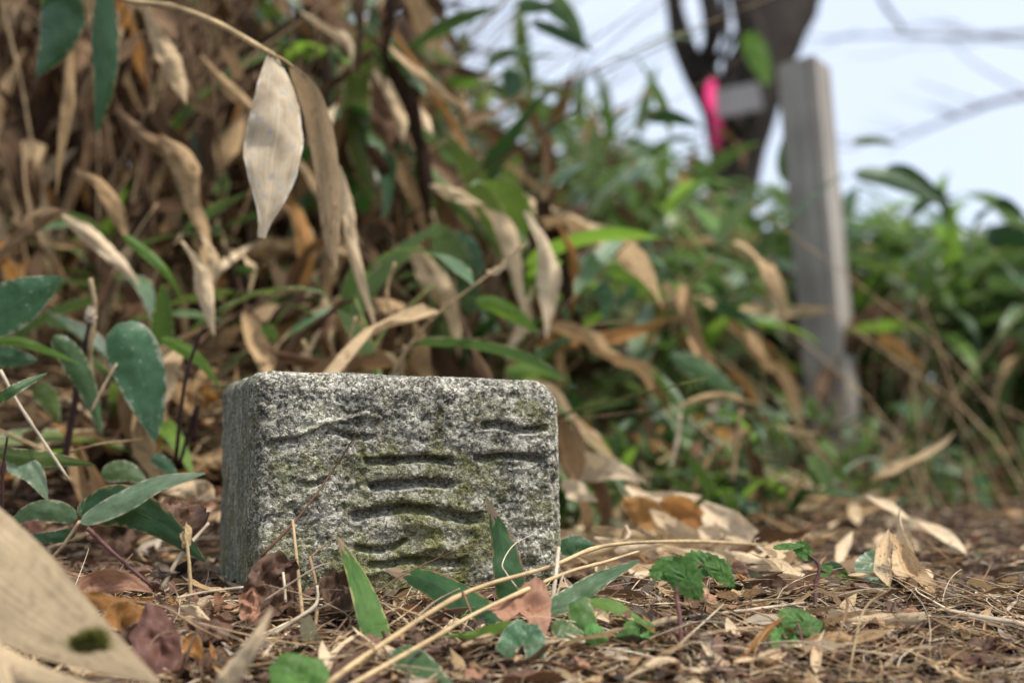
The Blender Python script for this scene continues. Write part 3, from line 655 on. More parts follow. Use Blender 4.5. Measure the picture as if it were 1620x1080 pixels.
def strands(name, segs, mat, label):
    """segs: list of (points, radius) as thin 3-sided tubes in one mesh"""
    Vs = []; Fs = []; off = 0; ang = np.array([0, 2.09, 4.19])
    for P, r_ in segs:
        n = len(P); T = tangents(P); A = unit(np.cross(T, unit(np.array([0.31, 0.2, 0.93])))); Bn = np.cross(T, A)
        rr = r_ * np.linspace(1, 0.45, n); V = P[:, None, :] + rr[:, None, None] * (np.cos(ang)[None, :, None] * A[:, None, :] + np.sin(ang)[None, :, None] * Bn[:, None, :])
        Vs.append(V.reshape(-1, 3)); i, j = np.meshgrid(np.arange(n - 1), np.arange(3), indexing='ij'); i = i.ravel(); j = j.ravel()
        Fs.append(np.stack([i * 3 + j, i * 3 + (j + 1) % 3, (i + 1) * 3 + (j + 1) % 3, (i + 1) * 3 + j], 1) + off); off += 3 * n
    me = mesh_from(name, np.vstack(Vs), np.vstack(Fs), mat, np.zeros((off, 2))); return link(name, me, None, label, None, kind='stuff')
segs = []
for k in range(1100):
    px = rnd.uniform(-200, 900) if rnd.random() < 0.8 else rnd.uniform(900, 1800); d = rnd.uniform(1.15, 3.5)
    if px > 880: d = max(d, 1.5)
    p = at(px, 700, d); z = gz(p[0], p[1]); h = rnd.uniform(0.15, 0.9) if px < 600 else rnd.uniform(0.08, 0.3)
    l = rnd.gauss(0, 0.7) * h; l2 = rnd.gauss(0, 0.25) * h
    segs.append((spline([(p[0], p[1], z), (p[0] + l * 0.3, p[1] + l2 * 0.3, z + h * 0.5), (p[0] + l, p[1] + l2, z + h)], 6), rnd.uniform(0.0007, 0.0022)))
for k in range(900):                                   # fallen straws on the bank
    p, d = on_ground(rnd.uniform(-60, 760), rnd.uniform(430, 740), 0.01); a = rnd.gauss(0, 0.7); l = rnd.uniform(0.04, 0.2); v = np.array([math.cos(a), math.sin(a) * 0.6, rnd.gauss(0.05, 0.25)])
    segs.append((spline([p - v * l * 0.5, p + np.array([0, 0, rnd.uniform(0.0, 0.03)]), p + v * l * 0.5 + np.array([0, 0, 0.01])], 6), rnd.uniform(0.0006, 0.0018)))
strands('thicket_stalks', segs, M['dark_stem'], 'thin dry stalks standing all through the thicket')

# ------------------------------------------------------------------ tree, post, board, tape
def bark_tube(name, sp, rads, mat, parent, k=14, n=26, seed=1):
    P = spline([at(*s) for s in sp], n); V, F, UV = tube_geo(P, rads, k); 
    c = np.repeat(P, k, axis=0); d = V - c; nn = fbm(V[:, 0] * 14, V[:, 1] * 14, V[:, 2] * 5, 4, seed); V = c + d * (1 + 0.55 * nn)[:, None]
    return child(name, mesh_from(name, V, F, mat, UV), parent, parent.location)
tb = at(1140, 730, 3.3)
tree = thing('leaning_tree', tb, 'dark leaning tree trunk with bare limbs behind the wooden post, carrying a small board', 'tree')
bark_tube('trunk', [(1140, 770, 3.3), (1146, 520, 3.3), (1156, 310, 3.3), (1182, 170, 3.3), (1232, 20, 3.35), (1300, -120, 3.4), (1400, -420, 3.5), (1480, -900, 3.7)], [0.068, 0.062, 0.060, 0.066, 0.072, 0.070, 0.06, 0.05], M['bark'], tree, seed=3)
bark_tube('limb', [(1150, 260, 3.3), (1122, 170, 3.27), (1095, 110, 3.25), (1072, 40, 3.22), (1058, -60, 3.2), (1000, -500, 3.0)], [0.036, 0.030, 0.026, 0.022, 0.02], M['bark'], tree, 10, 18, 5)
bark_tube('limb', [(1170, 190, 3.25), (1196, 80, 3.22), (1178, 10, 3.2), (1186, -60, 3.2), (1150, -500, 3.1)], [0.034, 0.026, 0.02, 0.02, 0.016], M['bark'], tree, 10, 20, 6)
bark_tube('limb', [(1150, 190, 3.2), (1118, 95, 3.2), (1136, 40, 3.2), (1118, -60, 3.2)], [0.026, 0.014, 0.010], M['bark'], tree, 8, 16, 8)
bark_tube('limb', [(1090, 120, 3.2), (1125, 105, 3.2), (1160, 60, 3.2), (1196, 20, 3.2)], [0.010, 0.009, 0.008], M['bark'], tree, 7, 12, 18)
bark_tube('limb', [(1165, 210, 3.2), (1150, 120, 3.2), (1172, 60, 3.18), (1150, -50, 3.15)], [0.02, 0.012, 0.008], M['bark'], tree, 8, 16, 9)
for k in range(5):
    x = rnd.uniform(1050, 1170); w = rnd.uniform(-14, 14)
    bark_tube('vine', [(x, -40, 3.15), (x + w, 60, 3.15), (x - w * 0.5, rnd.uniform(110, 170), 3.2)], [0.008, 0.006, 0.003], M['bark'], tree, 6, 8, 10 + k)
# board nailed to it
def box_mesh(name, sx, sy, sz, mat, bev=0.002, seg=(1, 1, 6), warp=0.0):
    import bmesh
    bm = bmesh.new(); bmesh.ops.create_cube(bm, size=1); bmesh.ops.scale(bm, vec=(sx, sy, sz), verts=bm.verts)
    bmesh.ops.bevel(bm, geom=bm.edges[:], offset=bev, segments=2, affect='EDGES')
    me = bpy.data.meshes.new(name); bm.to_mesh(me); bm.free(); me.materials.append(mat); return me
b = link('nameboard', box_mesh('nameboard', 0.105, 0.014, 0.062, M['board'], 0.003), None, 'small blank grey wooden board fixed to the leaning tree beside pink tape', 'board')
b.location = Vector(at(1166, 160, 3.1)); b.rotation_euler = (R(3), R(-9), R(-12))
tape = thing('marking_tape', at(1130, 130, 3.07), 'bright pink marking tape hanging from the tree at the left end of the board', 'tape')
hero_leaf('strip', [(1128, 126, 3.07), (1124, 150, 3.06), (1128, 175, 3.06), (1126, 187, 3.07)], 19, 'pink', None, None, parent=tape, prof=[0.7, 1, 0.95, 0.6], roll=20, twist=50, m=3)
hero_leaf('strip', [(1128, 183, 3.07), (1134, 203, 3.06), (1131, 222, 3.06), (1138, 240, 3.06)], 20, 'pink', None, None, parent=tape, prof=[0.5, 1, 0.8, 1, 0.4], roll=-20, twist=-30, m=3)
hero_leaf('hanging_leaf', [(1184, 52, 2.7), (1192, 75, 2.7), (1205, 105, 2.69), (1214, 134, 2.68)], 36, 'green_bright', 'pale light green leaf hanging against the dark trunk, above the wooden board', 'leaf', prof=[0.5, 0.9, 1.0, 0.95, 0.6, 0.3])
# wooden post
pme = box_mesh('wooden_post', 0.058, 0.058, 0.80, M['post'], 0.004)
for v in pme.vertices:
    if v.co.z > 0.3: v.co.z += (v.co.x * 0.12 - v.co.y * 0.2)
post = link('wooden_post', pme, None, 'weathered grey square wooden post leaning slightly left on the right of the thicket', 'post')
top = at(1271, 104, 1.98); low = at(1322, 690, 1.98); ax = unit(top - low)
post.rotation_mode = 'QUATERNION'; post.rotation_quaternion = Vector(ax).to_track_quat('Z', 'Y') @ Matrix.Rotation(R(0), 4, 'Z').to_quaternion()
q = post.rotation_quaternion; xax = q @ Vector((1, 0, 0)); cur = math.atan2(xax.y, xax.x); post.rotation_quaternion = q @ Matrix.Rotation(R(-35) - cur, 4, 'Z').to_quaternion()
post.location = Vector(top - ax * 0.40)
# far bare tree whose branches reach into the sky at the right
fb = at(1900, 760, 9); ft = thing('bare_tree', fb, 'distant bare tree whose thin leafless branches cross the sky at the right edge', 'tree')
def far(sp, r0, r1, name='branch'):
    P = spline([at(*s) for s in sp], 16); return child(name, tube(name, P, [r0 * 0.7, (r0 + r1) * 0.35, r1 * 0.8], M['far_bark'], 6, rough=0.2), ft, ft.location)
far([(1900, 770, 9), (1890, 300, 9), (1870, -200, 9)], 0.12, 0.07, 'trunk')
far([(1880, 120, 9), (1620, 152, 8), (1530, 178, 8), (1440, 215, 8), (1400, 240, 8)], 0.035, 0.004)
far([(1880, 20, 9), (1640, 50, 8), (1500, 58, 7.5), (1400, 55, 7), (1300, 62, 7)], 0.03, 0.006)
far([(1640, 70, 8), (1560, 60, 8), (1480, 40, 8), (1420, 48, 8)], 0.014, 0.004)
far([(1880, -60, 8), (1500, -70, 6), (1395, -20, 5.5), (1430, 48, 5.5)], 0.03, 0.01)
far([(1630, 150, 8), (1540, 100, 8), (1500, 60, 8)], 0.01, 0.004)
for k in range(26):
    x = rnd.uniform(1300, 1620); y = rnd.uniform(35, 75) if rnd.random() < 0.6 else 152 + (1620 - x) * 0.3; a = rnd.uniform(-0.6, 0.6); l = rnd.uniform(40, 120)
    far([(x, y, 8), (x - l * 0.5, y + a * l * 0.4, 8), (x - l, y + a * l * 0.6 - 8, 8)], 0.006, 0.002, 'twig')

# ------------------------------------------------------------------ the hanging dead leaf spray, upper left
spr = thing('dead_bamboo_spray', at(190, -60, 0.86), 'arching dry stem at upper left with big pale withered leaves hanging from its tip', 'bamboo grass')
hero_tube('stem', [(-420, 760, 1.15), (-330, 250, 1.08), (-120, -90, 0.98), (40, -75, 0.93), (120, -40, 0.9), (190, -2, 0.88), (275, 12, 0.85), (345, 38, 0.82), (432, 88, 0.80)], 11, 'cane', parent=spr, taper=0.8, nodes=(0.2, 0.5, 0.75), n=44)
hero_leaf('leaf', [(430, 84, 0.80), (438, 150, 0.79), (436, 230, 0.785), (428, 310, 0.78), (414, 376, 0.78)], 96, 'grey_pale', None, None, parent=spr, prof=[0.12, 0.45, 0.68, 0.84, 0.95, 1.0, 0.92, 0.72, 0.42, 0.22, 0.12], curl=0.6, wave=0.2, jag=0.05, roll=8, n=30, crink=0.3)
hero_leaf('leaf', [(462, 106, 0.81), (492, 165, 0.83), (515, 270, 0.84), (522, 370, 0.84), (530, 425, 0.84)], 46, 'tan', None, None, parent=spr, prof=[0.2, 0.7, 0.95, 1, 0.9, 0.75, 0.45, 0.1], curl=0.7, roll=-15, jag=0.1)
hero_tube('stalk', [(432, 88, 0.80), (446, 94, 0.80), (462, 106, 0.81)], 6, 'cane', parent=spr)
HANG = [  # spine, width, material, look
 ([(78, -30, 0.95), (95, 20, 0.95), (85, 70, 0.95), (58, 122, 0.95)], 80, 'green_dark', 'broad dark green leaf hanging at the top left corner'),
 ([(165, -20, 0.95), (168, 60, 0.95), (165, 140, 0.95), (152, 212, 0.95)], 44, 'green_dark', 'narrow dark green leaf hanging straight down near the top left'),
 ([(228, 15, 1.0), (250, 60, 1.0), (275, 105, 1.0), (290, 150, 1.0)], 48, 'tan', 'tan withered leaf with a torn end, hanging below the arching stem'),
 ([(282, -5, 1.05), (288, 50, 1.05), (302, 100, 1.05), (310, 140, 1.05)], 24, 'brown', 'slim brown leaf hanging close behind the torn tan leaf'),
 ([(110, 60, 1.05), (112, 140, 1.05), (100, 210, 1.05), (92, 285, 1.05)], 22, 'tan', 'thin rolled tan leaf hanging vertically at the left'),
 ([(325, 100, 1.1), (350, 125, 1.1), (380, 155, 1.1), (400, 172, 1.1)], 34, 'tan', 'short tan leaf slanting down left of the big pale leaf'),
 ([(195, 185, 1.05), (225, 215, 1.0), (262, 240, 1.0), (300, 262, 1.0)], 34, 'tan', 'crumpled tan leaf slanting across the upper left of the thicket'),
 ([(262, 230, 1.0), (290, 265, 1.0), (300, 320, 1.0), (325, 385, 1.0)], 56, 'tan', 'crumpled brown-tan leaf hanging below the slanting one'),
 ([(130, 278, 1.0), (160, 292, 1.0), (182, 330, 1.0), (198, 370, 1.0)], 36, 'tan', 'bent tan leaf with a hooked top at the left'),
 ([(98, 340, 0.95), (65, 350, 0.95), (28, 385, 0.95), (-15, 425, 0.95)], 50, 'tan', 'broad tan leaf drooping towards the left edge of the thicket'),
 ([(105, 350, 0.98), (140, 370, 0.98), (180, 405, 0.98), (212, 440, 0.98)], 34, 'pale', 'pointed tan leaf drooping to the right, left of centre of the dead thicket'),
 ([(292, 395, 0.92), (312, 420, 0.92), (322, 465, 0.92), (335, 515, 0.92)], 40, 'pale', 'pale curled leaf hanging upright above the dark forked twig'),
 ([(322, 380, 0.95), (338, 410, 0.95), (335, 450, 0.95)], 22, 'tan', 'small curled tan leaf beside the pale curled one'),
 ([(540, 285, 0.95), (552, 340, 0.95), (560, 400, 0.95), (588, 500, 0.95)], 36, 'pale', 'long pale leaf hanging with its tip above the middle of the stone'),
 ([(590, 130, 1.1), (600, 160, 1.1), (607, 200, 1.1), (615, 235, 1.1)], 44, 'brown', 'dark brown leaf hanging to the right of the pale leaves'),
 ([(485, 30, 1.15), (520, 50, 1.15), (548, 70, 1.15), (556, 105, 1.15)], 26, 'pale', 'pale leaf slanting at the top of the thicket, left of the open sky'),
 ([(625, 60, 1.3), (665, 120, 1.3), (700, 170, 1.3), (735, 230, 1.3)], 18, 'orange', 'orange-brown leaf slanting down against the sky-lit green leaves'),
 ([(615, 150, 1.15), (625, 175, 1.15), (635, 215, 1.15)], 36, 'pale', 'pale buff leaf hanging behind the dark brown one'),
 ([(690, 300, 1.15), (720, 308, 1.15), (758, 322, 1.15)], 28, 'pale', 'pale leaf lying almost level in the middle of the thicket'),
 ([(770, 340, 1.1), (795, 360, 1.1), (812, 420, 1.1), (826, 480, 1.1)], 42, 'pale', 'pale leaf hanging at centre, left one of the bright hanging pair'),
 ([(838, 352, 1.1), (862, 390, 1.1), (870, 450, 1.1), (866, 515, 1.1)], 44, 'pale', 'broad buff leaf hanging at centre, right one of the bright hanging pair'),
 ([(885, 365, 1.15), (905, 400, 1.15), (912, 450, 1.15), (905, 490, 1.15)], 26, 'orange', 'thin orange-brown leaf hanging right of the bright pair'),
 ([(655, 395, 1.1), (680, 440, 1.1), (708, 480, 1.1), (722, 528, 1.1)], 52, 'tan', 'broad tan leaf drooping above the right half of the stone'),
 ([(838, 470, 1.15), (822, 510, 1.15), (805, 555, 1.15)], 38, 'pale', 'faded leaf hanging low below the bright hanging pair'),
 ([(600, 480, 1.05), (630, 490, 1.05), (670, 500, 1.05)], 34, 'tan', 'tan leaf lying sideways just above the stone'),
 ([(370, 465, 1.2), (395, 440, 1.2), (430, 415, 1.2)], 40, 'pale', 'greyish pale leaf slanting up behind the pale hanging tip'),
 ([(380, 490, 1.15), (430, 470, 1.15), (500, 445, 1.15), (530, 425, 1.15)], 46, 'tan', 'tan leaf lying along the top of the bank behind the stone'),
]
for i, (sp, w, mat, lab) in enumerate(HANG):
    dead = mat not in ('green_dark',)
    if dead:
        w *= 0.8; a_, b_ = sp[-2], sp[-1]; c_, e_ = sp[0], sp[1]
        sp = [(c_[0] - (e_[0] - c_[0]) * 0.3, c_[1] - abs(e_[1] - c_[1]) * 0.35 - 4, c_[2])] + sp[1:-1] + [(b_[0] + (b_[0] - a_[0]) * 0.3, b_[1] + (b_[1] - a_[1]) * 0.3, b_[2])]
    hero_leaf('hanging_leaf', sp, w, mat, lab, 'leaf', 'single leaves hanging in the thicket', curl=[0.4, 1.3, 0.7, 1.0][i % 4] if dead else 0.3, wave=0.5 if dead else 0.08, jag=0.2 if dead else 0, crink=0.45 if dead else 0.1, roll=(i * 37) % 50 - 25, twist=(i * 53) % 60 - 30 if dead else 0, seed=i + 60, fold=0.1, prof=[[0.1, 0.4, 0.8, 1, 1.0, 0.85, 0.6, 0.3, 0.03], [0.1, 0.7, 1, 1, 0.95, 0.8, 0.5, 0.04], [0.15, 0.35, 0.6, 0.85, 1, 0.95, 0.6, 0.05]][i % 3] if dead else None)
for pts, w, mat, lab in [
 ([(195, 372, 0.92), (225, 395, 0.92), (262, 430, 0.92), (290, 475, 0.93)], 16, 'green_bright', 'thin bright green blade arching over the dead leaves at left'),
 ([(752, 475, 1.0), (790, 485, 1.0), (825, 505, 1.0), (852, 525, 1.0)], 26, 'green_bright', 'bright green leaf pointing left above the right half of the stone'),
 ([(185, 512, 0.82), (212, 560, 0.82), (232, 630, 0.82), (246, 698, 0.82)], 82, 'green_spot', 'wide blue-green leaf with pale spots and a torn edge, left of the stone'),
 ([(-60, 520, 0.8), (0, 492, 0.8), (50, 465, 0.8), (98, 438, 0.8)], 80, 'green_spot', 'large green leaf with a cream tip at the left edge of the picture'),
 ([(85, 530, 0.84), (115, 570, 0.84), (140, 620, 0.84), (162, 688, 0.84)], 38, 'green', 'mid green leaf hanging from a dark stem left of the spotted leaf'),
 ([(255, 535, 0.86), (290, 552, 0.86), (320, 575, 0.86), (347, 612, 0.86)], 20, 'green_bright', 'narrow bright green leaf reaching right behind the forked twig'),
 ([(-20, 540, 0.82), (30, 540, 0.82), (75, 555, 0.82), (125, 575, 0.83)], 14, 'green_bright', 'green leaf edge-on crossing the left edge above the litter'),
 ([(-20, 560, 0.85), (20, 565, 0.85), (60, 570, 0.85)], 34, 'green_dark', 'dark green leaf below the large cream-tipped leaf'),
 ([(-15, 640, 0.7), (25, 615, 0.7), (75, 590, 0.72)], 16, 'green', 'small green blade rising at the left edge'),
 ([(-10, 715, 0.72), (40, 725, 0.72), (90, 728, 0.73), (150, 735, 0.74)], 28, 'green', 'flat green leaf low at the left edge above the litter'),
 ([(10, 730, 0.72), (50, 745, 0.72), (75, 790, 0.72)], 36, 'green', 'green leaf bending down below the flat one'),
 ([(160, 750, 0.8), (200, 745, 0.8), (235, 765, 0.8)], 34, 'green', 'dark green leaf in shade left of the stone'),
 ([(240, 722, 0.82), (262, 735, 0.82), (285, 762, 0.82)], 20, 'green_spot', 'little green leaf between the spotted leaf and the stone'),
 ([(55, 610, 0.9), (75, 630, 0.9), (95, 668, 0.9)], 34, 'green', 'shaded green leaf among brown leaves at far left'),
 ([(800, 590, 1.1), (850, 585, 1.1), (892, 600, 1.1)], 30, 'green_bright', 'yellow-green leaf just above the right corner of the stone'),
 ([(555, 610, 1.0), (560, 570, 1.0), (562, 540, 1.0)], 22, 'green', 'small upright green leaf just behind the top of the stone'),
 ([(860, 5, 1.5), (895, 30, 1.5), (930, 80, 1.5)], 22, 'green', 'green leaf outlined against the sky at top centre'),
 ([(840, 35, 1.5), (880, 50, 1.5), (915, 68, 1.5), (940, 82, 1.5)], 20, 'green_dark', 'dark green pointed leaf against the sky at top centre'),
 ([(820, 5, 1.5), (840, 10, 1.5), (885, 12, 1.5)], 26, 'green', 'green leaf at the very top edge against the sky'),
 ([(805, 110, 1.4), (812, 140, 1.4), (806, 175, 1.4)], 32, 'green_dark', 'dark green leaf hanging against sky gaps near centre'),
 ([(730, 50, 1.5), (735, 70, 1.5), (735, 95, 1.5)], 14, 'green', 'tiny green leaf against the sky above the thicket'),
 ([(1020, 185, 1.6), (1060, 185, 1.6), (1110, 200, 1.6)], 24, 'green_dark', 'dark leaf in front of the foot of the left limb'),
 ([(900, 220, 1.5), (915, 250, 1.5), (905, 290, 1.5)], 34, 'green', 'blue-green leaf hanging in the middle of the thicket'),
 ([(1350, 275, 1.7), (1400, 280, 1.7), (1450, 300, 1.7), (1500, 330, 1.7)], 28, 'green', 'green leaf reaching right past the post against the sky'),
 ([(1400, 268, 1.75), (1440, 275, 1.75), (1490, 305, 1.75)], 22, 'green_dark', 'darker leaf above the one reaching past the post'),
 ([(1350, 225, 1.75), (1380, 222, 1.75), (1420, 228, 1.75)], 14, 'green', 'small leaf highest beside the post, against the sky'),
 ([(1575, 320, 1.7), (1595, 325, 1.7), (1625, 345, 1.7)], 20, 'green_dark', 'dark small leaf at the right edge against the sky'),
 ([(1545, 350, 1.7), (1552, 340, 1.7), (1580, 320, 1.7)], 10, 'green_dark', 'tiny dark leaf beside the right edge against the sky'),
 ([(1560, 380, 1.6), (1600, 375, 1.6), (1660, 400, 1.6)], 40, 'green_dark', 'broad dark leaf at the right edge above the thicket'),
 ([(1500, 330, 1.75), (1470, 300, 1.75), (1420, 285, 1.75)], 20, 'green_dark', 'dark leaf of the sprig right of the post, pointing back left'),
 ([(1440, 340, 1.75), (1465, 320, 1.75), (1515, 312, 1.75)], 16, 'green', 'narrow leaf of the sprig right of the post, lowest one'),
 ([(640, 90, 1.5), (670, 60, 1.5), (715, 52, 1.5)], 20, 'green', 'green leaf rising against the sky left of top centre'),
 ([(600, 60, 1.45), (590, 35, 1.45), (598, 5, 1.45)], 20, 'green_dark', 'green leaf rising to the top edge against the sky'),
 ([(770, 100, 1.5), (800, 85, 1.5), (840, 88, 1.5)], 18, 'green', 'green leaf pointing right in the sky gap near top centre'),
 ([(560, 110, 1.4), (600, 100, 1.4), (650, 118, 1.4)], 22, 'green', 'green leaf level across the pale bokeh left of top centre'),
 ([(690, 150, 1.4), (720, 130, 1.4), (770, 132, 1.4)], 24, 'green_bright', 'lighter green leaf catching the sky, upper middle'),
 ([(640, 230, 1.3), (680, 250, 1.3), (720, 290, 1.3)], 32, 'green_spot', 'blue-green leaf slanting down in the upper middle of the thicket'),
 ([(700, 380, 1.2), (740, 390, 1.2), (765, 440, 1.2)], 34, 'green_spot', 'blue-green leaf hanging left of the bright hanging pair'),
 ([(1390, 530, 1.7), (1420, 550, 1.7), (1465, 585, 1.7)], 22, 'orange', 'orange-green leaf just right of the wooden post'),
 ([(1130, 480, 1.4), (1160, 495, 1.4), (1200, 515, 1.4)], 22, 'green_spot', 'pale green arching leaf left of the wooden post'),
 ([(1060, 560, 1.25), (1120, 590, 1.25), (1180, 640, 1.25)], 34, 'green', 'long green leaf slanting low between stone and post'),
 ([(940, 460, 1.2), (960, 470, 1.2), (955, 510, 1.2)], 30, 'green_spot', 'pale green leaf folded over right of the bright hanging pair'),
 ([(960, 425, 1.3), (1010, 440, 1.3), (1060, 475, 1.3)], 28, 'green_bright', 'yellow-green leaf arching in the middle of the thicket'),
]:
    hero_leaf('green_leaf', pts, w, mat, lab, 'leaf', 'single green leaves standing out of the thicket', fold=0.15, wave=0.08, roll=rnd.uniform(-15, 15), seed=int(pts[0][0]) & 63)

# standing stalks, left
for sp, w, mat, lab in [
 ([(278, 730, 0.84), (290, 620, 0.84), (305, 560, 0.84), (322, 518, 0.84)], 7, 'dark_twig', 'dark forked twig standing left of the stone'),
 ([(305, 700, 0.86), (312, 640, 0.86), (285, 730, 0.86)], 8, 'dark_twig', 'short dark stub beside the dark forked twig'),
 ([(100, 740, 0.85), (118, 640, 0.85), (128, 580, 0.85), (145, 505, 0.85)], 12, 'dark_twig', 'thick dark broken stalk standing at the left with a pale top'),
 ([(0, 585, 0.72), (30, 640, 0.72), (70, 700, 0.72), (110, 760, 0.72)], 6, 'white_twig', 'bleached stalk leaning across the left edge'),
 ([(110, 715, 0.78), (160, 702, 0.78), (225, 695, 0.8)], 4, 'straw', 'fine straw arching low between left edge and stone'),
 ([(145, 650, 0.82), (165, 610, 0.82), (185, 575, 0.82)], 5, 'straw', 'yellow stalk slanting behind the spotted leaf'),
 ([(3, 810, 0.6), (5, 740, 0.6), (12, 690, 0.6)], 5, 'dark_twig', 'thin dark stem at the left border'),
 ([(148, 640, 0.85), (142, 560, 0.85), (150, 490, 0.85), (143, 440, 0.85)], 11, 'brown_stem', 'brown cut stalk with a pale knot, left of the spotted leaf'),
 ([(545, 620, 0.9), (548, 560, 0.9), (563, 500, 0.9)], 5, 'straw', 'thin stalk rising behind the stone at its middle'),
 ([(620, 500, 0.95), (612, 460, 0.95), (625, 415, 0.95)], 6, 'straw', 'pale stalk with a pale tip above the middle of the stone'),
 ([(632, 620, 0.95), (634, 590, 0.95), (640, 545, 0.95)], 8, 'brown_stem', 'stub with a frayed top behind the stone'),
 ([(1130, 720, 1.15), (1130, 690, 1.15), (1127, 650, 1.15)], 7, 'straw', 'stalk with a round white top, right of the stone'),
 ([(1158, 760, 1.15), (1165, 700, 1.15), (1172, 648, 1.15)], 8, 'straw', 'pale dry stalk standing right of the white-topped one'),
 ([(1136, 705, 1.1), (1110, 680, 1.1), (1088, 658, 1.1)], 6, 'straw', 'pale straw slanting left of the white-topped stalk'),
 ([(1060, 740, 1.1), (1070, 700, 1.1), (1076, 655, 1.1)], 8, 'straw', 'dry split stalk standing at the foot of the thicket'),
 ([(1440, 640, 1.9), (1455, 590, 1.9), (1468, 540, 1.9)], 12, 'brown_stem', 'brown cane standing right of the wooden post'),
]:
    hero_tube('dry_stalk', sp, w, mat, lab, 'stalk', 'dry stalks standing around the stone', taper=0.75, nodes=(0.5,))
def blob(name, p, r, mat, parent=None, lab=None, cat=None, seed=0, st=(1, 1, 1)):
    import bmesh
    bm = bmesh.new(); bmesh.ops.create_icosphere(bm, subdivisions=3, radius=1)
    for v in bm.verts:
        n = float(fbm(v.co.x * 2, v.co.y * 2, v.co.z * 2, 3, seed)); v.co = Vector((v.co.x * st[0], v.co.y * st[1], v.co.z * st[2])) * r * (1 + 0.7 * n)
    me = bpy.data.meshes.new(name); bm.to_mesh(me); bm.free(); me.materials.append(M[mat])
    o = link(name, me, parent, lab, cat); o.location = Vector(p) - (parent.location if parent else Vector()); return o
blob('seed_head', at(1127, 648, 1.15), 0.0045, 'white_twig', None, 'tiny round white seed head on top of the dry stalk right of the stone', 'seed head', 3)
blob('stalk_knot', at(145, 500, 0.85), 0.0035, 'white_twig', None, 'pale broken knot on top of the thick dark stalk at left', 'knot', 4, (1, 1, 1.6))

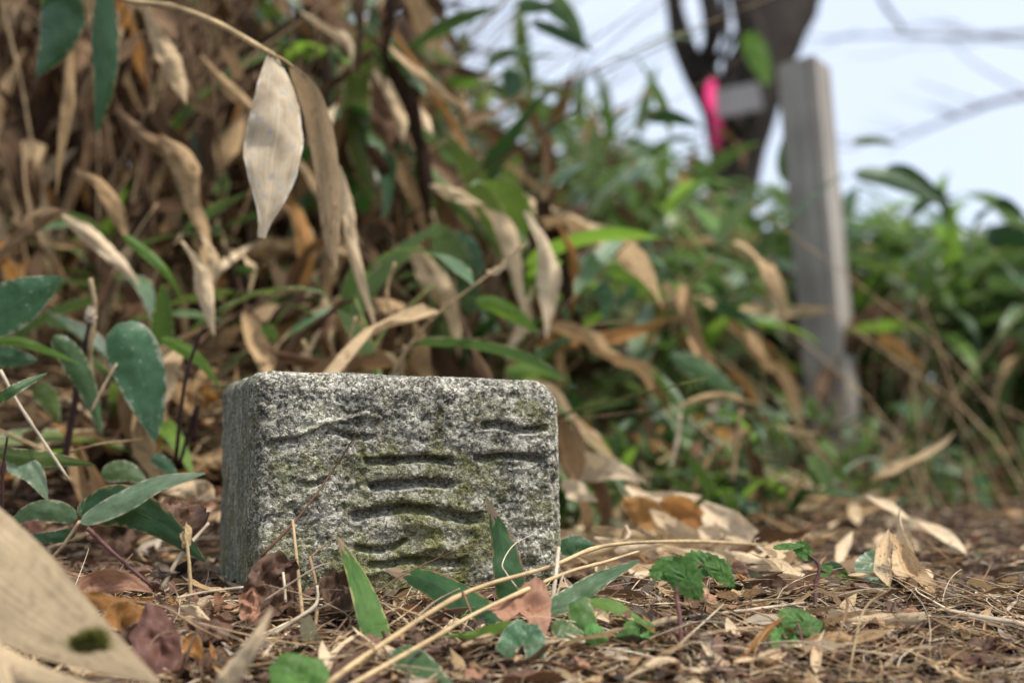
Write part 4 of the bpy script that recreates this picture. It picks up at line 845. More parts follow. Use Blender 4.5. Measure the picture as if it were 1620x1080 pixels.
# ------------------------------------------------------------------ foreground pieces around the stone
RM[0] = True
canes = 'long dry canes lying across the front'
for sp, w, lab, nd in [
 ([(505, 1090, 0.385), (600, 1022, 0.44), (735, 938, 0.545), (870, 896, 0.60), (962, 862, 0.66), (1100, 856, 0.74), (1215, 862, 0.80)], 8.5, 'long straw-coloured cane crossing in front of the stone, the upper one', (0.32, 0.62, 0.8)),
 ([(528, 1098, 0.38), (680, 1012, 0.455), (760, 966, 0.51), (890, 908, 0.58), (955, 889, 0.63), (1010, 872, 0.67)], 8, 'long straw-coloured cane crossing in front of the stone, the lower one', (0.25, 0.5, 0.75))]:
    hero_tube('dry_cane', sp, w, 'cane', lab, 'cane', canes, taper=0.65, nodes=nd, n=33, k=9)
FG = [
 ('green_leaf', [(598, 1022, 0.50), (590, 985, 0.53), (565, 915, 0.58), (535, 850, 0.62)], 46, 'green_tip', 'upright bright green blade with a brown tip before the middle of the stone', dict(prof=[0.75, 0.95, 1, 0.95, 0.8, 0.6, 0.35, 0.05], wave=0.05)),
 ('green_leaf', [(806, 945, 0.625), (803, 900, 0.63), (790, 845, 0.64), (770, 788, 0.645)], 48, 'green_edge', 'dark green leaf with a brown left edge standing against the right of the stone', dict(prof=[0.8, 0.95, 1, 0.85, 0.6, 0.3, 0.04], roll=12)),
 ('green_leaf', [(790, 985, 0.565), (735, 950, 0.59), (670, 915, 0.61), (608, 900, 0.625)], 52, 'green_edge', 'dark green leaf with a withered tan tip low against the middle of the stone', dict(roll=-20, fold=0.2)),
 ('green_leaf', [(868, 965, 0.54), (905, 945, 0.56), (950, 915, 0.58), (1012, 886, 0.61)], 38, 'green', 'smooth green leaf pointing right at the foot of the stone\'s right corner', dict(prof=[0.5, 0.9, 1, 0.9, 0.7, 0.4, 0.05], roll=15)),
 ('green_leaf', [(912, 948, 0.53), (922, 980, 0.52), (932, 1015, 0.51), (926, 1050, 0.50)], 46, 'green_tip', 'green leaf hanging down with a brown tip, below the right corner', dict(prof=[0.7, 1, 0.95, 0.75, 0.45, 0.05], roll=-10)),
 ('green_leaf', [(832, 985, 0.485), (815, 1005, 0.475), (795, 1035, 0.465)], 42, 'green_spot', 'left half of a pair of cut-off green leaves under the russet leaf', dict(cut=0.85, roll=15)),
 ('green_leaf', [(835, 988, 0.485), (845, 1015, 0.475), (848, 1052, 0.46)], 42, 'green_spot', 'right half of a pair of cut-off green leaves under the russet leaf', dict(cut=0.8, roll=-15)),
 ('green_leaf', [(828, 987, 0.485), (790, 992, 0.49), (750, 1003, 0.50), (705, 1005, 0.50)], 16, 'green_bright', 'thin yellow-green leaf reaching left from the cut-off pair', dict()),
 ('green_leaf', [(930, 950, 0.55), (970, 958, 0.54), (1000, 975, 0.535), (1035, 995, 0.53)], 22, 'green_bright', 'narrow yellow-green leaf arching right of the hanging one', dict(roll=30)),
 ('green_leaf', [(875, 985, 0.51), (900, 1000, 0.51), (935, 1010, 0.51)], 36, 'green', 'dark green leaf half under the hanging leaf', dict(roll=20)),
 ('green_leaf', [(885, 872, 0.70), (910, 860, 0.70), (942, 862, 0.70)], 28, 'green_spot', 'short green leaf just behind the right corner of the stone', dict()),
 ('green_leaf', [(620, 1030, 0.46), (660, 1050, 0.44), (720, 1090, 0.41)], 60, 'green', 'green leaf under the two canes at the bottom', dict(roll=20)),
 ('green_leaf', [(1290, 905, 0.72), (1320, 895, 0.72), (1345, 912, 0.72)], 14, 'green_dark', 'tiny dark green leaf left of the heart-shaped pair', dict()),
 ('dead_leaf', [(345, 1100, 0.31), (372, 1060, 0.32), (405, 1010, 0.33), (430, 962, 0.34)], 52, 'pale', 'grey-tan pointed blade rising out of focus at the bottom left', dict(prof=[1, 0.95, 0.85, 0.7, 0.5, 0.3, 0.03], curl=0.4)),
 ('dead_leaf', [(105, 950, 0.53), (150, 925, 0.54), (200, 920, 0.545), (240, 935, 0.55)], 40, 'red_brown', 'rosy brown curled leaf on the litter left of the stone', dict(curl=0.9, prof=[0.3, 0.9, 1, 0.9, 0.3])),
 ('dead_leaf', [(108, 935, 0.51), (150, 950, 0.51), (200, 955, 0.515), (245, 945, 0.52)], 26, 'orange', 'orange-tan folded leaf under the rosy brown one', dict(curl=1.2, prof=[0.2, 0.9, 1, 0.9, 0.3])),
 ('dead_leaf', [(160, 985, 0.48), (200, 972, 0.49), (240, 965, 0.50)], 44, 'orange', 'amber leaf beside the tip of the big dry sheath', dict(curl=0.8, prof=[0.3, 0.9, 1, 0.8, 0.3])),
 ('dead_leaf', [(283, 958, 0.53), (310, 968, 0.525), (335, 985, 0.52)], 22, 'pale', 'small pale split leaf in the litter left of the stone', dict(curl=1.2)),
 ('dead_leaf', [(290, 1010, 0.47), (305, 1022, 0.465), (325, 1050, 0.46)], 34, 'orange', 'cupped yellow-tan scrap beside the purple-brown leaf', dict(curl=1.6, prof=[0.4, 1, 1, 0.5])),
 ('dead_leaf', [(880, 728, 1.02), (930, 738, 1.0), (975, 745, 0.98), (1022, 762, 0.97)], 38, 'pale', 'broad pale fallen leaf lying behind the right corner of the stone', dict(curl=0.4, prof=[0.8, 1, 1, 0.8, 0.2], roll=10)),
 ('dead_leaf', [(888, 765, 0.92), (915, 778, 0.91), (945, 792, 0.90)], 28, 'pale', 'whitish curled leaf touching the right side of the stone', dict(curl=1.3, prof=[0.7, 1, 0.9, 0.3])),
 ('dead_leaf', [(985, 790, 0.92), (1015, 808, 0.91), (1050, 830, 0.90), (1075, 842, 0.90)], 44, 'orange', 'amber folded leaf, front one of the pile right of the stone', dict(curl=1.0, prof=[0.5, 1, 0.9, 0.5, 0.1])),
 ('dead_leaf', [(990, 768, 0.96), (1035, 795, 0.95), (1080, 790, 0.94), (1110, 785, 0.94)], 34, 'pale', 'cream leaf with a raised rim on top of the pile right of the stone', dict(curl=1.2, roll=25, prof=[0.6, 0.9, 1, 0.8, 0.4])),
 ('dead_leaf', [(1030, 808, 0.93), (1070, 805, 0.92), (1110, 825, 0.91), (1140, 840, 0.9)], 40, 'orange', 'deep amber leaf in the middle of the pile right of the stone', dict(curl=0.8, prof=[0.5, 1, 0.9, 0.6, 0.2])),
 ('dead_leaf', [(1028, 805, 0.89), (1060, 830, 0.88), (1100, 848, 0.87), (1135, 855, 0.87)], 22, 'pale', 'narrow cream leaf along the front of the pile', dict(curl=1.0)),
 ('dead_leaf', [(1110, 795, 0.92), (1145, 825, 0.90), (1180, 845, 0.88), (1222, 872, 0.87)], 46, 'pale', 'large cream leaf pointing right, at the right end of the pile', dict(curl=0.7, prof=[0.15, 0.5, 0.8, 1, 1, 0.8])),
 ('dead_leaf', [(1105, 835, 0.86), (1140, 850, 0.85), (1200, 868, 0.84)], 30, 'pale', 'cream leaf underneath the right end of the pile', dict(curl=0.6)),
 ('dead_leaf', [(935, 835, 0.82), (975, 845, 0.80), (1020, 850, 0.8), (1065, 858, 0.8)], 20, 'tan', 'slender tan leaf along the base of the pile', dict(curl=1.0)),
 ('dead_leaf', [(940, 850, 0.78), (990, 868, 0.77), (1050, 862, 0.76)], 22, 'pale', 'flat pale leaf between the cane and the pile', dict(curl=0.6)),
 ('dead_leaf', [(1130, 870, 0.78), (1200, 892, 0.76), (1290, 915, 0.74)], 24, 'pale', 'long cream leaf stretched right of the canes\' far end', dict(curl=0.6)),
 ('dead_leaf', [(905, 700, 1.1), (930, 685, 1.1), (955, 695, 1.1)], 16, 'pale', 'white curled leaf standing behind the stone\'s right side', dict(curl=1.2)),
 ('dead_leaf', [(340, 790, 0.80), (310, 775, 0.80), (255, 778, 0.80)], 40, 'pale', 'whitish leaf lying behind the green cluster, touching the left of the stone', dict(curl=0.6)),
 ('dead_leaf', [(1400, 820, 1.1), (1450, 828, 1.08), (1510, 842, 1.06)], 14, 'pale', 'slim pale leaf on the path at right', dict(curl=0.8)),
 ('dead_leaf', [(985, 1075, 0.42), (1030, 1048, 0.43), (1065, 1042, 0.44), (1095, 1065, 0.44)], 16, 'pale', 'arched silvery blade at the bottom right of centre', dict(curl=0.9, roll=40)),
 ('dead_leaf', [(1010, 1090, 0.42), (1050, 1062, 0.43), (1090, 1060, 0.43), (1110, 1085, 0.43)], 18, 'tan', 'arched tan blade under the silvery one', dict(curl=0.9, roll=35)),
 ('dead_leaf', [(1310, 970, 0.575), (1350, 978, 0.575), (1410, 982, 0.575), (1465, 975, 0.575)], 24, 'pale', 'bleached flat strip lying on the path at the right', dict(prof=[0.7, 1, 1, 0.95, 0.6], curl=0.3)),
 ('dead_leaf', [(1435, 960, 0.60), (1438, 975, 0.59), (1445, 990, 0.58)], 30, 'red_brown', 'dull brown scrap on the end of the bleached strip', dict(prof=[0.7, 1, 0.9, 0.5])),
]
for nm, sp, w, mat, lab, kw in FG:
    if nm == 'dead_leaf':
        kw = dict(dict(jag=0.15, wave=0.35, crink=0.55), **kw)
        if 'prof' not in kw: kw['prof'] = [0.1, 0.5, 0.9, 1, 0.85, 0.6, 0.3, 0.03]
        if sp[0][2] > 0.8 or mat in ('red_brown', 'orange'): kw['curl'] = -abs(kw.get('curl', 0.6)) * 0.35; kw['crink'] = 0.35; kw['prof'] = [0.15, 0.6, 0.95, 1, 0.8, 0.55, 0.3, 0.04]; w *= 1.15
    hero_leaf(nm, sp, w, mat, lab, 'leaf', None, seed=len(bpy.data.objects) & 255, **kw)

# the leafy shoot at left
sh = thing('leafy_shoot', atf(75, 892, 0.55), 'fresh green shoot with four pointed leaves spreading beside the dry sheath, left of the stone', 'bamboo grass')
hero_tube('stem', [(70, 895, 0.55), (100, 862, 0.545), (126, 824, 0.54)], 5, 'straw', parent=sh)
for sp, w, mat, kw in [([(126, 826, 0.54), (190, 795, 0.54), (250, 765, 0.545), (325, 748, 0.55)], 38, 'green', dict(roll=25)),
    ([(130, 812, 0.55), (190, 800, 0.56), (250, 825, 0.57), (325, 888, 0.58)], 68, 'green_dark', dict(roll=-10)),
    ([(122, 820, 0.54), (85, 808, 0.535), (45, 812, 0.53), (10, 838, 0.53)], 36, 'green', dict(roll=10)),
    ([(120, 842, 0.55), (80, 850, 0.55), (30, 848, 0.55)], 20, 'green_dark', dict()),
    ([(125, 815, 0.56), (150, 795, 0.57), (190, 785, 0.58)], 26, 'green_dark', dict())]:
    hero_leaf('leaf', sp, w, mat, None, None, parent=sh, n=22, **kw)
# big dry sheath with a moss tuft on it
RM[0] = False
hero_leaf('dry_sheath', [(-150, 795, 0.49), (-20, 903, 0.485), (105, 994, 0.475), (250, 1078, 0.465)], 172, 'sheath', 'large smooth buff sheath of bamboo lying out of focus in the lower left corner', 'sheath', jag=0.02, prof=[1.0, 1.0, 1.0, 0.96, 0.86, 0.70, 0.48, 0.25, 0.02], crink=0.04, curl=0.05, fold=0.03, wave=0.02, n=30, m=10, roll=-4)
hero_leaf('dry_sheath', [(-80, 1010, 0.475), (20, 1065, 0.465), (110, 1088, 0.455), (250, 1120, 0.44)], 70, 'sheath', 'buff sheath at the bottom edge, underneath the large one', 'sheath', prof=[1.0, 0.9, 0.7, 0.4, 0.02], curl=0.4, n=20)
hero_leaf('dry_sheath', [(-40, 980, 0.45), (-12, 1040, 0.445), (10, 1110, 0.44)], 34, 'sheath', 'sliver of buff sheath in the very corner at the bottom left', 'sheath', prof=[1.0, 1.0, 1], curl=0.4, n=20)
mt = []
for k in range(1500):
    a = rnd.uniform(0, 6.28); r_ = abs(rnd.gauss(0, 0.5)); cx_, cy_ = rnd.choice([(128, 1022), (140, 1016), (152, 1012), (156, 1020), (136, 1022)]); q = at(cx_ + 17 * r_ * math.cos(a), cy_ + 7 * r_ * math.sin(a), 0.448 + 0.002 * r_ * math.sin(a))
    d = unit(np.array([rnd.gauss(0, 0.6), rnd.gauss(0, 0.6) - 0.3, 1.0])); l = rnd.uniform(0.0012, 0.0048)
    mt.append((spline([q - d * 0.001, q + d * l * 0.6, q + d * l + np.array([rnd.gauss(0, 1), rnd.gauss(0, 1), 0]) * 0.0006], 4), 0.00022))
mo = strands('moss_tuft', mt, M['moss'], 'small dark green moss tuft lying on the large buff sheath'); del mo['kind']; mo['category'] = 'moss'

# broad dead leaves
RM[0] = True
poly_leaf('russet_leaf', [(755, 962, 0.525), (785, 952, 0.53), (812, 940, 0.54), (832, 925, 0.55), (848, 912, 0.555), (862, 920, 0.55), (873, 948, 0.54), (871, 980, 0.52), (862, 1007, 0.50), (846, 1000, 0.505), (832, 978, 0.515), (822, 966, 0.52), (812, 978, 0.515), (800, 988, 0.51), (790, 975, 0.515), (778, 965, 0.52)],
          'red_brown', 'russet dry broad leaf with lobes lying over the lower cane before the stone', 'leaf', 0.18, 5, centre=(838, 955, 0.532))
poly_leaf('purple_leaf', [(232, 950, 0.475), (262, 965, 0.47), (275, 985, 0.465), (285, 1010, 0.46), (290, 1050, 0.45), (280, 1095, 0.43), (240, 1095, 0.43), (215, 1045, 0.44), (205, 1010, 0.455), (218, 980, 0.465)],
          'purple_brown', 'purplish dark brown broad leaf standing beside the tip of the dry sheath', 'leaf', 0.35, 8)
poly_leaf('dark_leaf', [(395, 905, 0.585), (410, 880, 0.59), (440, 872, 0.595), (465, 885, 0.60), (475, 915, 0.60), (470, 950, 0.59), (440, 975, 0.575), (410, 985, 0.565), (395, 960, 0.575), (385, 930, 0.58)],
          'dark_brown', 'dark crumpled leaf leaning on the lower left of the stone\'s face', 'leaf', 1.0, 11)
poly_leaf('dark_leaf', [(375, 950, 0.56), (395, 925, 0.57), (410, 940, 0.565), (412, 970, 0.56), (398, 990, 0.55), (380, 975, 0.555)],
          'red_brown', 'curled brown leaf edge in front of the dark crumpled leaf', 'leaf', 0.9, 13)
poly_leaf('dark_leaf', [(495, 935, 0.59), (515, 908, 0.60), (540, 900, 0.605), (565, 915, 0.605), (572, 950, 0.59), (545, 968, 0.58), (515, 965, 0.58)],
          'dark_brown', 'dark curled leaf left of the upright green blade', 'leaf', 1.0, 17)
poly_leaf('dark_leaf', [(300, 985, 0.505), (335, 975, 0.51), (370, 985, 0.515), (360, 1010, 0.50), (325, 1015, 0.495)],
          'dark_brown', 'blackish torn leaf lying left of the grey-tan blade', 'leaf', 0.6, 19)
poly_leaf('dark_leaf', [(240, 800, 0.66), (270, 785, 0.67), (305, 790, 0.68), (330, 810, 0.68), (320, 835, 0.67), (280, 830, 0.66)],
          'dark_brown', 'dark curled leaf between the green shoot and the stone\'s left side', 'leaf', 1.0, 23)
poly_leaf('russet_leaf', [(1112, 942, 0.60), (1140, 950, 0.60), (1170, 965, 0.59), (1198, 990, 0.575), (1200, 1004, 0.565), (1165, 990, 0.57), (1135, 978, 0.58), (1118, 965, 0.59)],
          'red_brown', 'pinkish brown leaf on the litter right of the leafy bramble', 'leaf', 0.35, 29)
poly_leaf('russet_leaf', [(1165, 905, 0.68), (1185, 915, 0.67), (1200, 925, 0.66), (1185, 935, 0.66), (1170, 930, 0.67)],
          'orange', 'small orange-tan scrap just above the pinkish brown leaf', 'leaf', 0.5, 31)
poly_leaf('round_leaf', [(425, 1055, 0.40), (445, 1040, 0.405), (480, 1036, 0.41), (510, 1044, 0.41), (524, 1058, 0.40), (520, 1075, 0.39), (490, 1100, 0.38), (450, 1105, 0.375), (428, 1085, 0.385)],
          'bramble', 'rounded green leaf, blurred, at the bottom edge below the stone', 'leaf', 0.18, 37)

# bramble seedlings with toothed leaves
def toothed(cx, cy, d, ln, wd, ang, tilt, mat, parent, seed):
    """ovate toothed leaf centred on a pixel, ang = direction of its tip in the picture, tilt = leaning back"""
    s = fd(d) / 2250; n = 36; O = []; c = atf(cx, cy, d); a = R(ang); ex = np.array([math.cos(a), 0, math.sin(a)]); pe = np.array([-math.sin(a), 0, math.cos(a)])
    bk = np.array([0, math.cos(R(tilt)), math.sin(R(tilt))])
    def tw(v): return np.array([v[0], v[2] * math.cos(R(tilt)), v[2] * math.sin(R(tilt))])
    for i in range(n):
        t = 2 * math.pi * i / n; r_ = 1 + (0.10 if i % 2 else -0.04)
        u = math.cos(t) * ln / 2 * s * r_; v = math.sin(t) * wd / 2 * s * r_ * (1 - 0.25 * math.cos(t))
        O.append(c + tw(ex * u + pe * v))
    V, F, UV = rings_geo(np.array(O), c, 0.10, seed, K=6, pleat=0.10, nv=7); return child('leaf', mesh_from('leaf', V, F, M[mat], UV), parent, parent.location)
def bramble(base, stems, leaves, label):
    t = thing('bramble_seedling', atf(*base), label, 'seedling', 'toothed bramble seedlings on the litter')
    for sp, w in stems: hero_tube('stem', sp, w, 'purple_twig', parent=t, k=6)
    for i, l in enumerate(leaves): toothed(*l, t, i + base[0] % 50)
bramble((1078, 1040, 0.50), [([(1078, 1042, 0.50), (1076, 980, 0.515), (1070, 935, 0.53), (1078, 905, 0.54)], 8), ([(1072, 935, 0.53), (1095, 905, 0.55), (1110, 890, 0.56)], 4)],
        [(1085, 915, 0.535, 75, 50, -55, 75, 'bramble'), (1055, 900, 0.545, 60, 40, 200, 60, 'bramble'), (1118, 893, 0.56, 78, 46, -12, 55, 'bramble'), (1140, 905, 0.55, 60, 30, -50, 70, 'bramble')],
        'bramble seedling with dark-edged green leaves on a thin stem, right of the canes')
bramble((1262, 1040, 0.50), [([(1265, 1045, 0.49), (1268, 1010, 0.50), (1262, 985, 0.51)], 5)],
        [(1270, 985, 0.515, 80, 42, -25, 50, 'bramble'), (1245, 1022, 0.50, 70, 50, 120, 60, 'bramble_light'), (1255, 1052, 0.48, 60, 40, -60, 60, 'bramble_light'), (1250, 1005, 0.51, 55, 18, -10, 60, 'bramble'), (1225, 1008, 0.51, 40, 26, 150, 50, 'bramble_light')],
        'low bramble seedling with light and dark ribbed leaves at the bottom right')
bramble((1000, 1035, 0.50), [([(1040, 1040, 0.49), (1015, 1010, 0.51), (1005, 1000, 0.515)], 4)],
        [(1010, 992, 0.515, 48, 30, 10, 55, 'bramble'), (1030, 1018, 0.50, 42, 34, -70, 65, 'bramble_light'), (985, 1012, 0.505, 40, 26, 210, 60, 'bramble'), (950, 1030, 0.495, 60, 36, -60, 70, 'bramble'), (945, 1005, 0.51, 45, 28, -50, 60, 'bramble_light')],
        'small bramble seedling with crinkled leaves below the yellow-green leaf')
bramble((1292, 1000, 0.60), [([(1292, 985, 0.60), (1290, 930, 0.615), (1296, 895, 0.62), (1280, 878, 0.63)], 6), ([(1296, 900, 0.62), (1308, 905, 0.62)], 4)],
        [(1248, 864, 0.63, 50, 14, 5, 40, 'bramble'), (1272, 872, 0.63, 36, 26, -50, 70, 'bramble'), (1306, 902, 0.62, 26, 18, 30, 60, 'bramble')],
        'thin seedling with small dark drooping leaves at its top, right of the canes')
hp = thing('heart_leaved_seedling', at(1360, 950, 0.74), 'seedling with a smooth heart-shaped green leaf, blurred on the right', 'seedling')
hero_tube('stem', [(1355, 958, 0.72), (1362, 935, 0.73), (1368, 918, 0.735)], 4, 'purple_twig', parent=hp)
poly_leaf('leaf', [(1366, 920, 0.735), (1352, 903, 0.74), (1354, 885, 0.745), (1370, 872, 0.75), (1390, 867, 0.75), (1403, 866, 0.75), (1406, 885, 0.75), (1402, 905, 0.745), (1386, 918, 0.74)], 'green', None, None, 0.12, 41, parent=hp)
poly_leaf('leaf', [(1366, 922, 0.735), (1395, 918, 0.73), (1425, 930, 0.725), (1412, 942, 0.72), (1380, 945, 0.72)], 'green_dark', None, None, 0.15, 43, parent=hp)
poly_leaf('leaf', [(1362, 918, 0.735), (1340, 906, 0.73), (1320, 912, 0.73), (1338, 922, 0.73)], 'green_bright', None, None, 0.15, 44, parent=hp)

# twigs and straws placed as in the photo
for sp, w, mat, lab, tp in [
 ([tuple(a) for a in [(412, 880, 0.60), (470, 820, 0.622), (528, 742, 0.645), (572, 672, 0.65)]], 6, 'twig', 'brown grass straw leaning across the left half of the stone\'s face', 0.25),
 ([(482, 1005, 0.56), (474, 930, 0.59), (463, 822, 0.62)], 7, 'straw', 'upright dry stem in front of the stone, taller of two', 0.8),
 ([(497, 1012, 0.56), (502, 940, 0.59), (490, 880, 0.61)], 7, 'straw', 'upright dry stem in front of the stone, shorter of two', 0.8),
 ([(452, 952, 0.575), (450, 925, 0.58), (448, 905, 0.585)], 5, 'straw', 'short stub of dry stem before the dark crumpled leaf', 0.9),
 ([(418, 950, 0.57), (460, 922, 0.58), (500, 897, 0.585), (520, 890, 0.59)], 4, 'white_twig', 'thin white straw slanting up past the two upright stems', 0.5),
 ([(492, 880, 0.62), (512, 862, 0.63), (533, 845, 0.635)], 3, 'straw', 'hair-thin straw against the stone left of the green blade', 0.4),
 ([(430, 1003, 0.53), (470, 978, 0.545), (500, 955, 0.555), (502, 925, 0.56)], 8, 'straw', 'flat bent straw curving up in front of the stone', 0.6),
 ([(873, 955, 0.555), (879, 912, 0.575), (884, 866, 0.60)], 8, 'white_twig', 'short white stick standing at the right corner of the stone', 0.8),
 ([(877, 950, 0.56), (886, 925, 0.57), (892, 905, 0.58)], 5, 'white_twig', 'small splinter beside the short white stick', 0.6),
 ([(820, 932, 0.585), (800, 905, 0.60), (795, 890, 0.61), (812, 862, 0.625), (842, 845, 0.63)], 3, 'white_twig', 'hair-thin pale root curling up against the right of the stone', 0.5),
 ([(732, 935, 0.54), (748, 975, 0.52), (765, 1015, 0.50)], 5, 'straw', 'brown straw crossing down over both canes', 0.6),
 ([(660, 975, 0.555), (690, 950, 0.57), (728, 930, 0.575)], 5, 'straw', 'frayed straw lying along the upper cane', 0.5),
 ([(255, 932, 0.57), (285, 880, 0.58), (330, 827, 0.60)], 8, 'white_twig', 'pale peeled stick leaning right, left of the stone', 0.7),
 ([(302, 945, 0.565), (300, 900, 0.57), (296, 862, 0.575), (293, 835, 0.58)], 7, 'cane', 'upright sprouting twig with a pale bud, left of the stone', 0.8),
 ([(138, 835, 0.585), (180, 875, 0.58), (238, 925, 0.57)], 8, 'purple_twig', 'purple twig slanting down to the right under the green shoot', 0.7),
 ([(280, 945, 0.55), (330, 935, 0.56), (385, 928, 0.565)], 5, 'straw', 'thin straw lying level left of the stone\'s foot', 0.6),
 ([(205, 950, 0.52), (260, 960, 0.51), (310, 990, 0.50), (350, 1010, 0.49)], 5, 'straw', 'thin curved straw over the amber leaves', 0.6),
 ([(228, 1035, 0.44), (250, 1005, 0.455), (275, 998, 0.46)], 6, 'straw', 'curled tan tendril on the purple-brown leaf', 0.5),
 ([(1500, 967, 0.60), (1560, 978, 0.59), (1625, 988, 0.58)], 12, 'white_twig', 'pale stick lying at the right edge of the path', 0.9),
 ([(1090, 975, 0.57), (1180, 965, 0.58), (1272, 953, 0.60)], 7, 'white_twig', 'flat pale straw lying right of the bramble seedling', 0.7),
 ([(1298, 1085, 0.44), (1320, 1030, 0.48), (1340, 960, 0.52), (1338, 945, 0.53)], 7, 'straw', 'left dry stem of the leaning pair at the bottom right', 0.7),
 ([(1340, 1085, 0.44), (1350, 1030, 0.47), (1368, 962, 0.51), (1410, 930, 0.53)], 6, 'brown_stem', 'right dry stem of the leaning pair, bent at its top', 0.5),
 ([(1478, 1085, 0.45), (1466, 1040, 0.48), (1465, 1000, 0.50)], 5, 'dark_twig', 'thin black twig upright at the bottom right', 0.5),
 ([(1040, 1050, 0.47), (1090, 1005, 0.49), (1145, 955, 0.53)], 5, 'straw', 'straw slanting up past the bramble stem', 0.5),
 ([(1305, 930, 0.60), (1285, 925, 0.60), (1255, 940, 0.60)], 4, 'twig', 'reddish thin tendril bending left of the thin seedling', 0.5),
 ([(1215, 1005, 0.53), (1160, 1010, 0.53), (1100, 1015, 0.52)], 8, 'brown_stem', 'brown stem lying level towards the light bramble seedling', 0.8),
 ([(990, 832, 0.80), (995, 845, 0.79), (985, 858, 0.78)], 6, 'white_twig', 'little pale hooked stick above the far end of the canes', 0.8),
]:
    hero_tube('straw', sp, w, mat, lab, 'straw', None, taper=tp, n=16, k=6, rough=0.3)
blob('bud', atf(294, 848, 0.578), 0.0026, 'cane', None, 'pale pointed bud on the sprouting twig left of the stone', 'bud', 6, (0.8, 0.8, 1.9))
blob('pebble', at(262, 905, 0.60), 0.004, 'litter', None, 'small dull brown lump in the litter under the green shoot', 'lump', 9, (1.3, 1, 0.7))

RM[0] = False
# ------------------------------------------------------------------ scattered litter: things
MARKS = [(130, 900, 'the big dry sheath'), (150, 830, 'the fresh green shoot'), (300, 880, 'the peeled stick'), (250, 1020, 'the purple-brown leaf'), (420, 920, 'the dark crumpled leaf'),
    (560, 940, 'the upright green blade'), (730, 940, 'the crossing canes'), (690, 930, 'the tan-tipped green leaf'), (840, 950, 'the russet leaf'), (930, 990, 'the hanging brown-tipped leaf'), (940, 920, 'the smooth green leaf'),
    (1080, 920, 'the dark-edged bramble'), (1100, 820, 'the amber leaf pile'), (1255, 1010, 'the ribbed bramble seedling'), (1290, 910, 'the thin drooping seedling'), (1380, 900, 'the heart-shaped leaf'),
    (1380, 980, 'the bleached strip'), (1560, 980, 'the pale stick at right'), (1450, 830, 'the slim pale path leaf'), (1130, 690, 'the white-topped stalk'), (480, 470, 'the hanging pale leaves'), (220, 600, 'the spotted green leaf'),
    (310, 600, 'the dark forked twig'), (120, 620, 'the thick dark stalk'), (40, 480, 'the cream-tipped green leaf'), (590, 500, 'the middle of the stone'), (350, 720, 'the left side of the stone'), (1560, 1040, 'the bottom right corner'), (490, 1060, 'the rounded green leaf'), (660, 1050, 'the lower cane')]
HUE = {'tan': 'tan', 'pale': 'cream', 'brown': 'brown', 'orange': 'amber', 'dark_brown': 'dark brown', 'red_brown': 'russet', 'purple_brown': 'purplish brown', 'shade_brown': 'blackish brown', 'grey_pale': 'greyish'}
def beside(px, py):
    m = min(MARKS, key=lambda q: (q[0] - px) ** 2 + (1.5 * (q[1] - py)) ** 2); dx, dy = px - m[0], py - m[1]
    rel = ('right of ' if dx > 0 else 'left of ') if abs(dx) > abs(dy) * 1.2 else ('below ' if dy > 0 else 'above ')
    return rel + m[2]
def scatter(num, xr, yr, kind, count, mats, wts, L, name, look, tilt=0.5, z=0.004):
    for k in range(num):
        px = rnd.uniform(*xr); py = rnd.uniform(*yr); p, d = on_ground(px, py, z)
        if in_stone(p[0], p[1], L[1] * 0.45): continue
        mat = rnd.choices(mats, wts)[0]; a = rnd.uniform(0, 6.28); l = rnd.uniform(*L)
        o = link(name, lmesh(kind, rnd.randrange(count), mat))
        o['label'] = f'{HUE[mat]} {look} {beside(px, py)}'; o['category'] = 'leaf'; o['group'] = look.split(' lying')[0].split(' on bank')[0] + ' pieces in the litter'
        dv = np.array([math.cos(a), math.sin(a), rnd.gauss(0, 0.22 * tilt)])
        q = p - dv * l * 0.5; e = p + dv * l * 0.5; g0 = gz(q[0], q[1]); dv = unit(np.array([dv[0], dv[1], dv[2] + (gz(e[0], e[1]) - g0) / l]))
        q[2] = g0 + 0.002 + rnd.random() * 0.006
        o.matrix_world = frame(q, dv, (rnd.gauss(0, tilt), rnd.gauss(0, tilt), 1.0), l)
scatter(48, (-40, 380), (760, 1080), 'f', 8, ['tan', 'pale', 'brown', 'orange', 'dark_brown'], [3, 1, 2, 1, 2], (0.018, 0.045), 'fallen_leaf', 'fallen bamboo leaf lying')
scatter(34, (380, 900), (960, 1080), 'f', 8, ['tan', 'pale', 'brown'], [3, 1, 2], (0.010, 0.024), 'fallen_leaf', 'little fallen bamboo leaf lying')
scatter(80, (890, 1300), (730, 1080), 'f', 8, ['tan', 'pale', 'brown', 'orange'], [4, 3, 1.5, 1], (0.014, 0.04), 'fallen_leaf', 'fallen bamboo leaf lying')
scatter(22, (890, 1250), (730, 850), 'f', 8, ['tan', 'pale', 'brown', 'orange'], [4, 2.5, 1, 1], (0.04, 0.075), 'fallen_leaf', 'long fallen bamboo leaf lying')
scatter(60, (1200, 1660), (770, 1080), 'f', 8, ['tan', 'brown', 'pale'], [3, 3, 1.5], (0.01, 0.035), 'fallen_leaf', 'short fallen bamboo leaf lying')
scatter(60, (-40, 400), (800, 1080), 'b', 7, ['dark_brown', 'red_brown', 'purple_brown'], [6, 1, 2], (0.012, 0.026), 'crumpled_leaf', 'crumpled broad leaf lying', 0.9)
scatter(60, (380, 1200), (920, 1080), 'b', 7, ['dark_brown', 'red_brown', 'purple_brown'], [6, 1, 1], (0.007, 0.016), 'crumpled_leaf', 'small crumpled leaf lying', 0.9)
scatter(70, (1000, 1660), (790, 1080), 'b', 7, ['dark_brown', 'red_brown', 'purple_brown'], [5, 1.5, 1], (0.006, 0.014), 'crumpled_leaf', 'small crumpled leaf lying', 0.9)
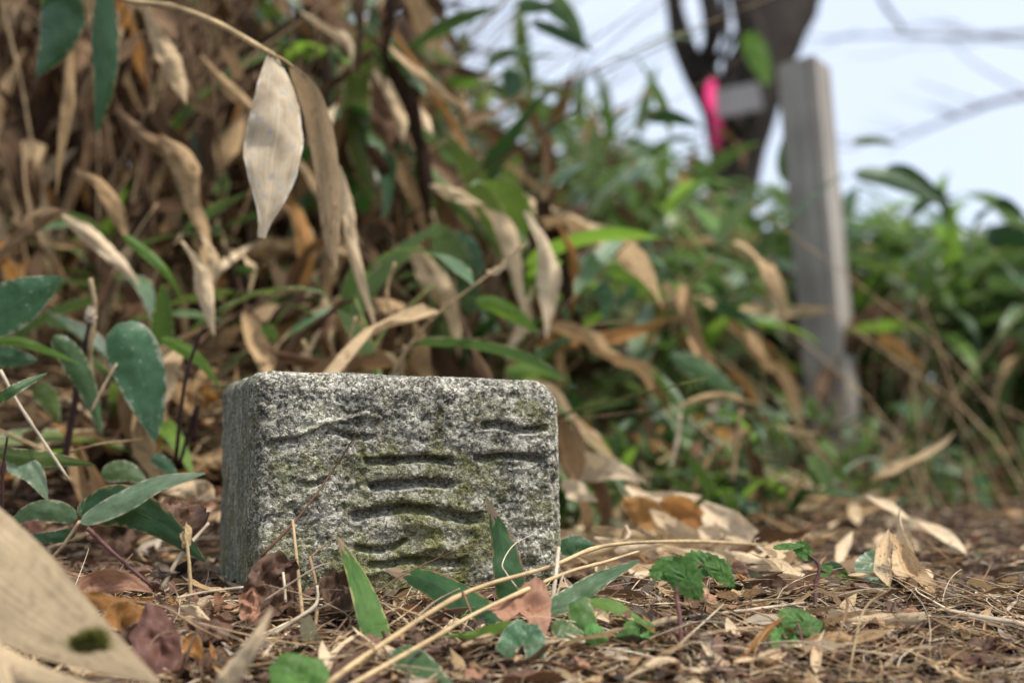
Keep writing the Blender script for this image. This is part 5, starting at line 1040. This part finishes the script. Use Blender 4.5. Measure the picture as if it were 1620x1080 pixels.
scatter(130, (890, 1450), (712, 930), 'f', 8, ['tan', 'pale', 'brown'], [5, 5, 1], (0.03, 0.085), 'fallen_leaf', 'curled bamboo leaf lying', 0.7, 0.006)
scatter(30, (1080, 1620), (740, 830), 'f', 8, ['tan', 'pale'], [2, 1], (0.02, 0.05), 'fallen_leaf', 'pale leaf scrap lying', 0.5)
# leaves heaped on the bank behind the stone
scatter(165, (-40, 720), (440, 740), 'd', 10, ['tan', 'brown', 'pale', 'shade_brown'], [7, 2.5, 2, 1.5], (0.06, 0.12), 'bank_leaf', 'withered leaf', 0.8, 0.02)

# ------------------------------------------------------------------ scattered litter: stuff
def flat_d(py):
    k = (py - 700 + 1e-3) / 2250; d = 0.068 / k
    return min(3.0, d) if d > 0.645 else (0.068 + 0.20 * 0.645) / (k + 0.20)
items = []
mats = [M['tan'], M['brown'], M['dark_brown'], M['pale'], M['litter'], M['red_brown']]
lowT = [tmpl(n=6, m=2, W=rnd.uniform(0.04, 0.2), droop=rnd.uniform(-0.5, 0.9), lift=rnd.uniform(0, .3), curl=rnd.uniform(-1.5, 1.5), seed=i, wave=0.3, jag=0.4, side=rnd.uniform(-0.8, 0.8)) for i in range(10)]
for k in range(24000):
    px = rnd.uniform(-120, 1740); py = 716 + 400 * rnd.random() ** 0.8; p, d = (None, None)
    dd = flat_d(py); p = at(px, py, dd)
    if in_stone(p[0], p[1], 0.0): continue
    p[2] = gz(p[0], p[1]) + 0.006 * rnd.random() * (1 if px < 1200 else 0.6)
    a = rnd.uniform(0, 6.28); l = rnd.uniform(0.003, 0.013) * (1 + 1.6 * (rnd.random() ** 4)) * (1.0 if px < 1250 else 0.75) * min(2.0, max(1, dd))
    e = rnd.gauss(0, 0.13); dv = (math.cos(a), math.sin(a), e + (0.2 * math.sin(a) if p[1] < 0.645 else 0))
    items.append((lowT[rnd.randrange(10)], frame(p, dv, (rnd.gauss(0, 0.45), rnd.gauss(0, 0.45), 1.0), l), rnd.choices(range(6), [2.6, 3.0, 12, 2.0, 8, 0.8] if px < 700 else [3.0, 2.0, 7, 1.8, 9, 0.8] if px < 1250 else [2.4, 2, 5, 1.3, 9, 0.3])[0]))
merge('leaf_litter', items, mats)['label'] = 'brown crumbs of broken leaves covering the ground'
segs = []
for k in range(6800):
    px = rnd.uniform(-60, 1700)
    if px > 1300 and rnd.random() < 0.35: continue
    py = 740 + 345 * rnd.random() ** 0.75; dd = min(flat_d(py), 2.0); p = at(px, py, dd)
    if in_stone(p[0], p[1], 0.002): continue
    z = gz(p[0], p[1]) + 0.0005 + 0.006 * rnd.random() ** 1.5; a = rnd.uniform(0, 6.28); l = rnd.uniform(0.008, 0.045) * (1.8 if rnd.random() < 0.15 else 1); c = rnd.gauss(0, 1.6)
    pts = []; q = np.array([p[0], p[1], z]); e = abs(rnd.gauss(0, 0.2)) + (0.2 * math.sin(a) if q[1] < 0.645 else 0)
    for t in range(7):
        pts.append(q.copy()); aa = a + c * t / 6; q = q + np.array([math.cos(aa) * math.cos(e), math.sin(aa) * math.cos(e), math.sin(e)]) * l / 6; e -= 0.12 * abs(rnd.random())
        q[2] = max(q[2], gz(q[0], q[1]) + 0.001) if t % 3 == 2 else q[2]
    if any(in_stone(v[0], v[1], 0.001) for v in pts): continue
    segs.append((np.array(pts), rnd.uniform(0.00018, 0.0005) * (1.9 if rnd.random() < 0.12 else 1) * (0.8 if px > 1250 else 1)))
strands('dry_grass', segs, M['straw'], 'tangle of dry grass and straw over the litter')

# ------------------------------------------------------------------ tell alike things apart by their order across the picture
from collections import defaultdict
same = defaultdict(list)
for o in bpy.data.objects:
    if o.parent is None and o.get('label') and o.get('kind') is None: same[o['label']].append(o)
ORD = ['leftmost', 'second from left', 'third from left', 'fourth from left', 'fifth from left', 'sixth from left', 'seventh from left', 'eighth from left', 'ninth from left', 'tenth from left', 'eleventh from left', 'twelfth from left'] + [w + ' from left' for w in 'thirteenth fourteenth fifteenth sixteenth seventeenth eighteenth nineteenth twentieth'.split()] + ['twenty-' + w + ' from left' for w in 'first second third fourth fifth sixth seventh eighth ninth'.split()]
for lab, lst in same.items():
    if len(lst) < 2: continue
    lst.sort(key=lambda o: pix(o.matrix_world.translation if o.parent is None and o.type == 'EMPTY' else o.matrix_basis.translation)[0])
    for i, o in enumerate(lst):
        w = 'rightmost' if i == len(lst) - 1 else ORD[min(i, len(ORD) - 1)]
        o['label'] = f'{lab}, {w}'
